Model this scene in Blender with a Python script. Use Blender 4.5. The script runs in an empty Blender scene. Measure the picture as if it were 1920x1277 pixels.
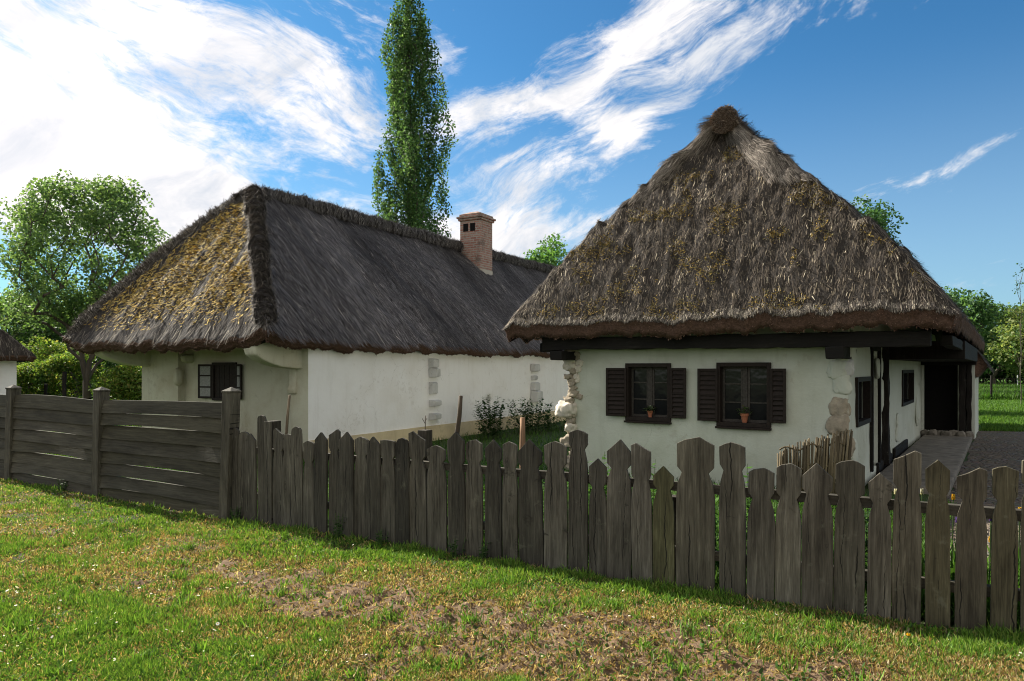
import bpy, bmesh, math, random
import numpy as np
from mathutils import Vector, Matrix
random.seed(7); RNG = np.random.default_rng(7)
SC = bpy.context.scene; COL = SC.collection
R = math.radians
# ------------------------------------------------------------------ survey of the place (metres, camera at 0,0, looking +Y)
F, CX, HY, EYE = 1335.0, 960.0, 688.0, 1.8
class Frame:
    """a street-aligned plot: x runs along its front, y away from the street"""
    def __init__(s, ox, oy, deg):
        s.ox, s.oy, s.a = ox, oy, R(deg); s.c, s.s = math.cos(s.a), math.sin(s.a)
    def w(s, p, q, z=0): return (s.ox + s.c*p + s.s*q, s.oy - s.s*p + s.c*q, z)
    def loc(s, x, y): dx, dy = x-s.ox, y-s.oy; return dx*s.c - dy*s.s, dx*s.s + dy*s.c
    def p_at(s, px, q=0):            # sight line px meets the front plane y=q
        k = (px-CX)/F; bx, by = s.ox+s.s*q, s.oy+s.c*q
        return (by*k-bx)/(s.c+s.s*k)
    def q_at(s, px, p=0):            # ... meets the side plane x=p
        k = (px-CX)/F; bx, by = s.ox+s.c*p, s.oy-s.s*p
        return (by*k-bx)/(s.s-s.c*k)
    def z_at(s, py, p, q): return EYE+(HY-py)/F*s.w(p, q)[1]
NEAR = Frame(4.59, 9.72, 34.6); FAR = Frame(-3.95, 13.8, 29.6); FEN = Frame(-3.26, 8.37, 29.1); COT = Frame(-16.7, 24.0, -40)
def gz(x, y):
    return 0.018*np.clip(-np.asarray(x, float)-3, 0, 7)
# ------------------------------------------------------------------ numpy noise
def _h(a, b, c):
    h = (a.astype(np.uint32)*np.uint32(374761393)) ^ (b.astype(np.uint32)*np.uint32(668265263)) ^ (c.astype(np.uint32)*np.uint32(2147483647 & 1274126177))
    h = (h ^ (h >> np.uint32(13)))*np.uint32(1274126177); h ^= h >> np.uint32(16)
    return (h & np.uint32(0xffff)).astype(np.float64)/65535.0
def vn(P):
    P = np.asarray(P, float).reshape(-1, 3)+1000.0
    i = np.floor(P).astype(np.int64); f = P-i; f = f*f*(3-2*f); r = 0
    for dx in (0, 1):
        for dy in (0, 1):
            for dz in (0, 1):
                w = (f[:, 0] if dx else 1-f[:, 0])*(f[:, 1] if dy else 1-f[:, 1])*(f[:, 2] if dz else 1-f[:, 2])
                r = r+w*_h(i[:, 0]+dx, i[:, 1]+dy, i[:, 2]+dz)
    return r
def fbm(P, o=4):
    P = np.asarray(P, float).reshape(-1, 3); r, a, t = 0, 1.0, 0
    for k in range(o):
        r = r+a*vn(P*2**k+17.3*k); t += a; a *= .5
    return r/t
def v3(a, b, c):
    a, b, c = np.broadcast_arrays(np.asarray(a, float), b, c); return np.stack([a.ravel(), b.ravel(), c.ravel()], 1)
def sstep(a, b, x): t = np.clip((x-a)/(b-a), 0, 1); return t*t*(3-2*t)
def unit(v): return v/np.maximum(np.linalg.norm(v, axis=1, keepdims=True), 1e-9)
# ------------------------------------------------------------------ objects
def tag(o, label=None, cat=None, group=None, kind=None):
    if label: o['label'] = label
    if cat: o['category'] = cat
    if group: o['group'] = group
    if kind: o['kind'] = kind
    return o
def thing(name, label, cat, loc=(0, 0, 0), rz=0, group=None):
    o = bpy.data.objects.new(name, None); COL.objects.link(o); o.empty_display_size = .2
    o.location = loc; o.rotation_euler = (0, 0, rz); return tag(o, label, cat, group)
def link(me, name, mats, parent=None):
    for m in (mats if isinstance(mats, (list, tuple)) else [mats]): me.materials.append(m)
    o = bpy.data.objects.new(name, me); COL.objects.link(o)
    if parent: o.parent = parent
    return o
def mk(name, V, Fs, mats, parent=None, mi=None, col=None, smooth=True):
    me = bpy.data.meshes.new(name); V = np.ascontiguousarray(V, np.float32).reshape(-1, 3)
    if not isinstance(Fs, (list, tuple)): Fs = [Fs]
    Fs = [np.asarray(f, np.int32) for f in Fs if len(f)]
    me.vertices.add(len(V)); me.vertices.foreach_set('co', V.ravel())
    lv = np.concatenate([f.ravel() for f in Fs]); cnt = np.concatenate([np.full(len(f), f.shape[1], np.int32) for f in Fs])
    me.loops.add(len(lv)); me.loops.foreach_set('vertex_index', lv)
    me.polygons.add(len(cnt)); me.polygons.foreach_set('loop_start', np.concatenate([[0], np.cumsum(cnt)[:-1]]).astype(np.int32))
    if mi is not None: me.polygons.foreach_set('material_index', np.asarray(mi, np.int32))
    me.polygons.foreach_set('use_smooth', np.full(len(cnt), bool(smooth)))
    me.update(calc_edges=True)
    if col is not None:
        c = np.ones((len(V), 4), np.float32); c[:, :3] = col
        me.color_attributes.new('Col', 'FLOAT_COLOR', 'POINT').data.foreach_set('color', c.ravel())
    return link(me, name, mats, parent)
class MB:
    """collects shapes; build() links them as one mesh object"""
    def __init__(s): s.V = []; s.F = []; s.M = []
    def add(s, V, Fc, m=0):
        b = len(s.V); s.V += [tuple(v) for v in V]; s.F += [tuple(i+b for i in f) for f in Fc]; s.M += [m]*len(Fc); return s
    def box(s, x0, x1, y0, y1, z0, z1, m=0):
        return s.add([(x, y, z) for z in (z0, z1) for y in (y0, y1) for x in (x0, x1)],
                     [(0, 2, 3, 1), (4, 5, 7, 6), (0, 1, 5, 4), (2, 6, 7, 3), (0, 4, 6, 2), (1, 3, 7, 5)], m)
    def beam(s, a, b, w, h, n=10, amp=.012, seed=0, m=0):
        """hewn timber from a to b: uneven along its length"""
        a, b = Vector(a), Vector(b); d = (b-a).normalized(); up = Vector((0, 0, 1)) if abs(d.z) < .9 else Vector((0, 1, 0))
        sx = d.cross(up).normalized(); sz = sx.cross(d).normalized(); rnd = random.Random(seed); V = []; Fc = []
        for i in range(n+1):
            c = a.lerp(b, i/n)
            for (u, v) in ((-1, -1), (1, -1), (1, 1), (-1, 1)):
                V.append(c+sx*(u*w/2+rnd.uniform(-amp, amp))+sz*(v*h/2+rnd.uniform(-amp, amp)))
        for i in range(n):
            for k in range(4): Fc.append((4*i+k, 4*i+(k+1) % 4, 4*i+4+(k+1) % 4, 4*i+4+k))
        Fc += [(3, 2, 1, 0), (4*n, 4*n+1, 4*n+2, 4*n+3)]
        return s.add(V, Fc, m)
    def tube(s, pts, rad, k=8, m=0, caps=True):
        pts = [Vector(p) for p in pts]; n = len(pts); rad = [rad]*n if isinstance(rad, (int, float)) else rad; V = []; Fc = []
        d0 = (pts[1]-pts[0]).normalized(); u = d0.orthogonal().normalized()
        for i in range(n):
            d = (pts[min(i+1, n-1)]-pts[max(i-1, 0)]).normalized(); u = (u-d*u.dot(d)).normalized(); w = d.cross(u)
            for j in range(k):
                t = 2*math.pi*j/k; V.append(pts[i]+(u*math.cos(t)+w*math.sin(t))*rad[i])
        for i in range(n-1):
            for j in range(k): Fc.append((i*k+j, i*k+(j+1) % k, (i+1)*k+(j+1) % k, (i+1)*k+j))
        if caps: Fc += [tuple(range(k-1, -1, -1)), tuple((n-1)*k+j for j in range(k))]
        return s.add(V, Fc, m)
    def lathe(s, prof, c=(0, 0, 0), k=16, m=0):
        V = [(c[0]+r*math.cos(2*math.pi*j/k), c[1]+r*math.sin(2*math.pi*j/k), c[2]+z) for r, z in prof for j in range(k)]
        Fc = [(i*k+j, i*k+(j+1) % k, (i+1)*k+(j+1) % k, (i+1)*k+j) for i in range(len(prof)-1) for j in range(k)]
        Fc += [tuple(range(k-1, -1, -1)), tuple((len(prof)-1)*k+j for j in range(k))]
        return s.add(V, Fc, m)
    def prism(s, out, y0, y1, m=0):
        """outline in (x,z) thickened from y0 to y1"""
        n = len(out); V = [(x, y0, z) for x, z in out]+[(x, y1, z) for x, z in out]
        return s.add(V, [tuple(range(n)), tuple(range(2*n-1, n-1, -1))]+[(i, i+n, (i+1) % n+n, (i+1) % n) for i in range(n)], m)
    def build(s, name, mats, parent=None, bevel=0, smooth=False):
        me = bpy.data.meshes.new(name); me.from_pydata(s.V, [], s.F)
        me.polygons.foreach_set('material_index', s.M); me.polygons.foreach_set('use_smooth', [smooth]*len(s.F)); me.update()
        bm = bmesh.new(); bm.from_mesh(me); bmesh.ops.recalc_face_normals(bm, faces=bm.faces)
        if bevel: bmesh.ops.bevel(bm, geom=[e for e in bm.edges if e.is_manifold and e.calc_face_angle(0) > .5], offset=bevel, segments=2, profile=.6, affect='EDGES')
        bm.to_mesh(me); bm.free()
        return link(me, name, mats, parent)
def rock(name, c, r, m, parent, seed, sq=(1, 1, 1), amp=.45):
    bm = bmesh.new(); bmesh.ops.create_icosphere(bm, subdivisions=4, radius=1)
    P = np.array([v.co for v in bm.verts]); d = 1+amp*(fbm(P*1.3+seed*7.7, 3)-.5)*2+.16*(fbm(P*4.5+seed*3.1, 4)-.5)
    P = np.sign(P)*np.abs(P)**.75*d[:, None]*np.array(sq)*r+np.array(c)
    for v, q in zip(bm.verts, P): v.co = q
    me = bpy.data.meshes.new(name); bm.to_mesh(me); bm.free()
    me.polygons.foreach_set('use_smooth', [True]*len(me.polygons)); return link(me, name, m, parent)
# ------------------------------------------------------------------ node helper
class G:
    def __init__(s, nt): s.nt = nt
    def n(s, t, ins=None, **pr):
        nd = s.nt.nodes.new(t)
        for k, v in pr.items(): setattr(nd, k, v)
        for k, v in (ins or {}).items(): s.put(nd.inputs[k], v)
        return nd
    def put(s, i, v):
        if isinstance(v, bpy.types.NodeSocket): s.nt.links.new(v, i)
        elif i.type == 'RGBA' and not hasattr(v, '__len__'): i.default_value = (v, v, v, 1)
        elif i.type == 'RGBA' and len(v) == 3: i.default_value = (*v, 1)
        else: i.default_value = v
    def math(s, op, a, b=0.0, c=0.0, clamp=False):
        nd = s.n('ShaderNodeMath', {0: a, 1: b, 2: c}, operation=op); nd.use_clamp = clamp; return nd.outputs[0]
    def vm(s, op, a, b=(0, 0, 0)): return s.n('ShaderNodeVectorMath', {0: a, 1: b}, operation=op).outputs[0]
    def noise(s, vec, scale, detail=4, rough=.55, dist=0): return s.n('ShaderNodeTexNoise', {'Vector': vec, 'Scale': scale, 'Detail': detail, 'Roughness': rough, 'Distortion': dist}).outputs[0]
    def vor(s, vec, scale, feature='F1', out=0, rnd=1.0): return s.n('ShaderNodeTexVoronoi', {'Vector': vec, 'Scale': scale, 'Randomness': rnd}, feature=feature).outputs[out]
    def map(s, vec, scale=(1, 1, 1), loc=(0, 0, 0), rot=(0, 0, 0)): return s.n('ShaderNodeMapping', {'Vector': vec, 'Location': loc, 'Rotation': rot, 'Scale': scale}).outputs[0]
    def ramp(s, fac, stops):
        nd = s.n('ShaderNodeValToRGB', {'Fac': fac}); e = nd.color_ramp.elements
        while len(e) < len(stops): e.new(.5)
        for q, (p, c) in zip(e, stops): q.position = p; q.color = (*c, 1) if hasattr(c, '__len__') else (c, c, c, 1)
        return nd.outputs[0]
    def mix(s, f, a, b, blend='MIX'):
        nd = s.n('ShaderNodeMix', data_type='RGBA', blend_type=blend); s.put(nd.inputs[0], f); s.put(nd.inputs[6], a); s.put(nd.inputs[7], b); return nd.outputs[2]
    def rng(s, v, a, b, c=0.0, d=1.0, smooth=True): return s.n('ShaderNodeMapRange', {0: v, 1: a, 2: b, 3: c, 4: d}, interpolation_type='SMOOTHSTEP' if smooth else 'LINEAR').outputs[0]
    def bump(s, h, st=.5, d=.01, nrm=None):
        nd = s.n('ShaderNodeBump', {'Height': h, 'Strength': st, 'Distance': d})
        if nrm: s.put(nd.inputs['Normal'], nrm)
        return nd.outputs[0]
def material(name):
    m = bpy.data.materials.new(name); m.use_nodes = True; g = G(m.node_tree); b = m.node_tree.nodes['Principled BSDF']
    b.inputs['Specular IOR Level'].default_value = .25; b.inputs['Roughness'].default_value = .9
    return m, g, b
def objco(g): return g.n('ShaderNodeTexCoord').outputs['Object']
def plaster(name, base, stain, amt=.5, bscale=1.0):
    m, g, b = material(name); c = objco(g)
    n1 = g.noise(c, 1.3, 6, .6, .4); n2 = g.noise(g.map(c, (5, 5, .7)), 1.2, 5, .65); n3 = g.noise(c, 35, 4, .6)
    f = g.rng(n1, .42, .72); f2 = g.rng(n2, .5, .8)
    col = g.mix(g.math('MULTIPLY', f, amt), base, stain); col = g.mix(g.math('MULTIPLY', f2, amt*.6), col, [x*.8 for x in stain])
    chips = g.rng(g.math('ADD', g.math('MULTIPLY', g.noise(c, 9, 5, .7), .6), g.math('MULTIPLY', g.noise(c, 1.1, 3), .4)), .58, .61); col = g.mix(g.math('MULTIPLY', chips, .35*amt), col, (.3, .25, .18))
    hair = g.rng(g.vor(g.vm('ADD', c, g.map(g.n('ShaderNodeTexNoise', {'Vector': c, 'Scale': 2.5, 'Detail': 5.0}).outputs[1], (.5, .5, .5))), 1.5, 'DISTANCE_TO_EDGE'), 0, .006, 1, 0); hair = g.math('MULTIPLY', hair, g.rng(g.noise(c, .9, 2), .52, .62)); col = g.mix(g.math('MULTIPLY', hair, .4), col, (.18, .16, .12))
    g.put(b.inputs['Base Color'], col)
    h = g.math('ADD', g.math('MULTIPLY', g.noise(c, 6, 6, .6), 1.0), g.math('MULTIPLY', n3, .25))
    g.put(b.inputs['Normal'], g.bump(h, .5*bscale, .02)); return m
def wood(name, stops, axis='z', crack=True, sc=1.0):
    m, g, b = material(name); c0 = objco(g); oi = g.n('ShaderNodeObjectInfo'); rv = oi.outputs['Random']
    off = g.n('ShaderNodeCombineXYZ', {0: g.math('MULTIPLY', rv, 37), 1: g.math('MULTIPLY', rv, 91), 2: g.math('MULTIPLY', rv, 53)}).outputs[0]
    c = g.vm('ADD', c0, off); k = {'z': (1, 1, .055), 'x': (.055, 1, 1), 'y': (1, .055, 1)}[axis]
    v = g.map(c, [q*sc for q in k]); grain = g.noise(v, 42, 8, .68, .6); broad = g.noise(g.map(c, [q**.45 for q in k]), 4.5, 5, .6, .5); fine = g.noise(v, 150, 3, .6)
    f = g.math('ADD', g.math('ADD', g.math('MULTIPLY', grain, .5), g.math('MULTIPLY', broad, .42)), g.math('MULTIPLY', fine, .2))
    col = g.ramp(g.rng(f, .34, .78, smooth=False), stops)
    col = g.mix(1.0, col, oi.outputs['Color'], 'MULTIPLY')
    h = g.math('ADD', grain, g.math('MULTIPLY', fine, .5))
    if crack:
        x, y, z = g.n('ShaderNodeSeparateXYZ', {0: c0}).outputs; ox, oy, oz = g.n('ShaderNodeSeparateXYZ', {0: c}).outputs; tot = None
        for kk in (0, 1):
            line = g.n('ShaderNodeCombineXYZ', {0: g.math('MULTIPLY', rv, 71+kk*19), 1: kk*7.0, 2: oz}).outputs[0]
            xo = g.math('MULTIPLY', g.math('SUBTRACT', g.math('FRACT', g.math('MULTIPLY', rv, 13.7+kk*8.31)), .5), .13)
            wob = g.math('MULTIPLY', g.math('SUBTRACT', g.noise(line, 3.2, 4, .6), .5), .085); d = g.math('ABSOLUTE', g.math('SUBTRACT', g.math('SUBTRACT', x, xo), wob))
            wid = g.rng(g.noise(g.vm('ADD', line, (3.3, 1.7, 9.1)), 1.5, 2), .46, .64, .0, .0046 if kk == 0 else .0026); cr = g.math('LESS_THAN', d, wid); tot = cr if tot is None else g.math('MAXIMUM', tot, cr)
        col = g.mix(g.math('MULTIPLY', tot, .9), col, (.008, .007, .006)); h = g.math('SUBTRACT', h, g.math('MULTIPLY', tot, 2.0))
        kn = g.vor(g.map(c, (1, .0, .42)), 2.6, 'F1', 0); kr = g.rng(kn, .05, .11, 1, 0); ring = g.math('SINE', g.math('MULTIPLY', kn, 260)); col = g.mix(g.math('MULTIPLY', kr, g.math('ADD', .35, g.math('MULTIPLY', ring, .25))), col, (.02, .017, .013))
        blot = g.rng(g.noise(g.map(c, (1, 1, 1.4)), 2.7, 5, .68, .3), .63, .70); col = g.mix(g.math('MULTIPLY', blot, .75), col, (.016, .014, .011))
        lich = g.rng(g.noise(c, 7, 5, .7), .60, .72); col = g.mix(g.math('MULTIPLY', lich, .28), col, (.20, .20, .15))
    g.put(b.inputs['Base Color'], col); g.put(b.inputs['Normal'], g.bump(h, .75, .006)); b.inputs['Roughness'].default_value = .85
    return m
def strandmat(name, transl=0.0, rough=.85, spec=.15):
    m, g, b = material(name); a = g.n('ShaderNodeVertexColor', layer_name='Col').outputs[0]
    g.put(b.inputs['Base Color'], a); b.inputs['Roughness'].default_value = rough; b.inputs['Specular IOR Level'].default_value = spec
    if transl:
        t = g.n('ShaderNodeBsdfTranslucent', {'Color': g.mix(1.0, a, (1.12, 1.12, .62), 'MULTIPLY')}); mx = g.n('ShaderNodeMixShader', {0: transl})
        g.nt.links.new(b.outputs[0], mx.inputs[1]); g.nt.links.new(t.outputs[0], mx.inputs[2]); g.nt.links.new(mx.outputs[0], g.nt.nodes['Material Output'].inputs[0])
    return m
def plain(name, col, rough=.8, var=.3, scale=12, bump=.3, spec=.25):
    m, g, b = material(name); c = objco(g); n = g.noise(c, scale, 5, .6)
    g.put(b.inputs['Base Color'], g.ramp(n, [(.25, [x*(1-var) for x in col]), (.75, [min(1, x*(1+var)) for x in col])]))
    g.put(b.inputs['Normal'], g.bump(n, bump, .01)); b.inputs['Roughness'].default_value = rough; b.inputs['Specular IOR Level'].default_value = spec; return m
# ------------------------------------------------------------------ materials
M = {}
M['plaster_white'] = plaster('white_plaster', (.86, .855, .85), (.74, .71, .67), .45)
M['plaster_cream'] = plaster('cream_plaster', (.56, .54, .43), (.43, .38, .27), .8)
M['plaster_green'] = plaster('pale_plaster', (.56, .575, .50), (.43, .44, .35), .6)
M['plinth'] = plaster('cream_plinth', (.62, .52, .34), (.42, .34, .22), .7)
M['plaster_gray_rib_shade'] = plaster('gray_plaster_rib_shade', (.60, .595, .58), (.26, .25, .23), .5)  # grey carries painted shade on the wall ribs; one corner lump shares it
M['wood_picket'] = wood('weathered_oak', [(0, (.014, .011, .009)), (.3, (.050, .044, .036)), (.62, (.112, .101, .084)), (1, (.255, .235, .20))])
M['wood_board'] = wood('weathered_board', [(0, (.014, .012, .009)), (.35, (.046, .041, .032)), (.7, (.085, .077, .061)), (1, (.17, .157, .128))], 'x', crack=False, sc=.8)
M['wood_dark'] = wood('tarred_wood', [(0, (.004, .0035, .003)), (.6, (.012, .010, .008)), (1, (.035, .030, .025))], 'x', crack=False)
M['wood_dark_v'] = wood('tarred_wood_upright', [(0, (.005, .004, .0035)), (.6, (.014, .011, .009)), (1, (.05, .042, .035))], 'z')
M['wood_stick'] = wood('stick_wood', [(0, (.05, .04, .03)), (.5, (.16, .13, .10)), (1, (.34, .28, .21))], 'z', crack=False)
M['wood_paint'] = plain('brown_black_paint', (.020, .013, .010), .7, .5, 25, .2)
M['sash'] = plain('worn_grey_sash', (.052, .045, .039), .7, .5, 30, .2)
M['straw'] = strandmat('thatch_straw'); M['grass'] = strandmat('grass_blades', .38, .6, .2); M['leaf'] = strandmat('leaves', .5, .55, .22); M['petal'] = strandmat('petals', .3, .6, .2)
def thatch_base(name, a, bcol):
    m, g, b = material(name); c = objco(g); n = g.noise(c, 26, 6, .7, .3); n2 = g.noise(c, 1.6, 3)
    col = g.ramp(n, [(.3, [x*.35 for x in a]), (.55, a), (.8, bcol)]); col = g.mix(g.math('MULTIPLY', n2, .5), col, [x*.55 for x in a])
    g.put(b.inputs['Base Color'], col); g.put(b.inputs['Normal'], g.bump(n, .9, .03)); return m
M['thatch'] = thatch_base('old_reed_thatch', (.060, .050, .044), (.15, .125, .10))
M['thatch_slate'] = thatch_base('grey_reed_thatch', (.055, .048, .047), (.12, .107, .102))
M['thatch_cut'] = thatch_base('cut_reed_ends', (.13, .074, .052), (.22, .135, .095))
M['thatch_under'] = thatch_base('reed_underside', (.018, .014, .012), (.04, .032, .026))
M['bark'] = wood('bark', [(0, (.03, .025, .02)), (.5, (.085, .07, .056)), (1, (.16, .14, .115))], 'z', crack=False, sc=.5)
M['terracotta'] = plain('terracotta', (.36, .13, .07), .8, .2)
M['black_void'] = plain('unlit_interior_black', (.006, .005, .005), .95, .3)  # flat black painted for the darkness inside openings and smoke holes
M['stone'] = plain('field_stone', (.33, .28, .215), .9, .45, 9, .7)
M['stone_pale'] = plain('limewashed_stone', (.62, .56, .47), .9, .3, 8, .7)
M['slab'] = plain('worn_slab', (.17, .15, .125), .9, .5, 5, .8)
M['wire'] = plain('rusty_wire', (.07, .06, .05), .7)
M['metal_pale'] = plain('pale_metal', (.6, .6, .6), .5, .1)
M['cloth'] = plain('sheer_curtain', (.30, .30, .29), .9, .3, 40)
def glassmat():
    m, g, b = material('old_window_glass'); c = objco(g)
    b.inputs['Base Color'].default_value = (.012, .013, .014, 1); b.inputs['Roughness'].default_value = .08; b.inputs['Specular IOR Level'].default_value = .32
    g.put(b.inputs['Normal'], g.bump(g.noise(c, 5, 2), .15, .02)); return m
M['glass'] = glassmat()
def brickmat():
    m, g, b = material('chimney_brick'); c = objco(g); s = g.n('ShaderNodeSeparateXYZ', {0: c})
    v = g.n('ShaderNodeCombineXYZ', {0: g.math('ADD', s.outputs[0], s.outputs[1]), 1: s.outputs[2], 2: 0.0}).outputs[0]
    v = g.vm('ADD', v, g.map(g.n('ShaderNodeTexNoise', {'Vector': c, 'Scale': 7.0}).outputs[1], (.03, .03, .03)))
    t = g.n('ShaderNodeTexBrick', {'Vector': v, 'Color1': (.27, .105, .08, 1), 'Color2': (.37, .20, .155, 1), 'Mortar': (.36, .33, .29, 1), 'Scale': 1.0, 'Mortar Size': .012, 'Brick Width': .25, 'Row Height': .075, 'Bias': .0})
    n = g.noise(c, 8, 5, .7); col = g.mix(g.rng(n, .46, .68, 0, .85), t.outputs[0], (.36, .315, .27)); col = g.mix(g.rng(g.noise(c, 3, 4), .55, .75), col, (.17, .12, .10))
    g.put(b.inputs['Base Color'], col); g.put(b.inputs['Normal'], g.bump(g.math('ADD', t.outputs[1], g.math('MULTIPLY', n, -1)), .8, -.015)); return m
M['brick'] = brickmat()
M['mortar'] = plaster('chimney_render', (.46, .42, .36), (.34, .27, .2), .8)
def groundmat():
    m, g, b = material('soil_and_turf'); c = objco(g); n = g.noise(c, 1.1, 5, .6); n2 = g.noise(c, 22, 6, .7); n3 = g.noise(c, 90, 3, .7)
    a = g.n('ShaderNodeVertexColor', layer_name='Col').outputs[0]
    k = g.ramp(g.math('ADD', g.math('MULTIPLY', n2, .6), g.math('MULTIPLY', n3, .4)), [(.3, .45), (.5, .95), (.72, 1.5)])
    g.put(b.inputs['Base Color'], g.mix(1.0, a, k, 'MULTIPLY'))
    g.put(b.inputs['Normal'], g.bump(g.math('ADD', n2, g.math('MULTIPLY', n3, .6)), .9, .03)); return m
M['ground'] = groundmat()
def cobble():
    m, g, b = material('worn_cobbles'); c = objco(g); c2 = g.vm('ADD', c, g.map(g.n('ShaderNodeTexNoise', {'Vector': c, 'Scale': 3.0}).outputs[1], (.15, .15, 0)))
    d = g.vor(c2, 8, 'DISTANCE_TO_EDGE'); cc = g.vor(c2, 8, 'F1', 1); n = g.noise(c, 14, 5, .65)
    st = g.ramp(n, [(.3, (.085, .072, .058)), (.7, (.22, .19, .155))]); st = g.mix(.25, st, g.mix(1.0, st, cc, 'MULTIPLY'))
    earth = g.rng(g.noise(c, 1.6, 5, .65), .44, .58); edge = g.math('MAXIMUM', g.rng(d, .0, .10, 1, 0), earth); col = g.mix(edge, st, g.mix(n, (.09, .07, .052), (.21, .165, .12)))
    g.put(b.inputs['Base Color'], col); g.put(b.inputs['Normal'], g.bump(g.math('ADD', g.rng(d, 0, .2), g.math('MULTIPLY', n, .4)), 1.0, .05)); b.inputs['Roughness'].default_value = .9; return m
M['cobble'] = cobble()
# ------------------------------------------------------------------ strands (straw, grass): one strip of three cross-lines each
def strands(P, D, Nn, L, W, bend, col, taper=.35):
    """P base, D direction, Nn surface normal, L length, W width, bend = how far the tip leaves towards Nn"""
    n = len(P); L = np.broadcast_to(L, n)[:, None]; W = np.broadcast_to(W, n)[:, None]; bend = np.broadcast_to(bend, n)[:, None]
    S = unit(np.cross(D, Nn)); m = P+D*L*.55+Nn*bend*.3; t = P+D*L+Nn*bend
    V = np.stack([P-S*W/2, P+S*W/2, m+S*W*.45, m-S*W*.45, t+S*W*taper/2, t-S*W*taper/2], 1).reshape(-1, 3)
    b = np.arange(n)[:, None]*6; Fq = np.concatenate([b+np.array([[0, 1, 2, 3]]), b+np.array([[3, 2, 4, 5]])], 1).reshape(-1, 4)
    return V, Fq, np.repeat(col, 6, 0)
def pick(n, cols, w):
    c = np.array(cols, float); i = RNG.choice(len(c), n, p=np.array(w)/np.sum(w)); return c[i]*RNG.uniform(.62, 1.38, (n, 1))
def merge(parts):
    V = []; Fq = []; C = []; o = 0
    for v, f, c in parts: V.append(v); Fq.append(f+o); C.append(np.broadcast_to(c, (len(v), 3))); o += len(v)
    return np.concatenate(V), np.concatenate(Fq), np.concatenate(C)
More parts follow.
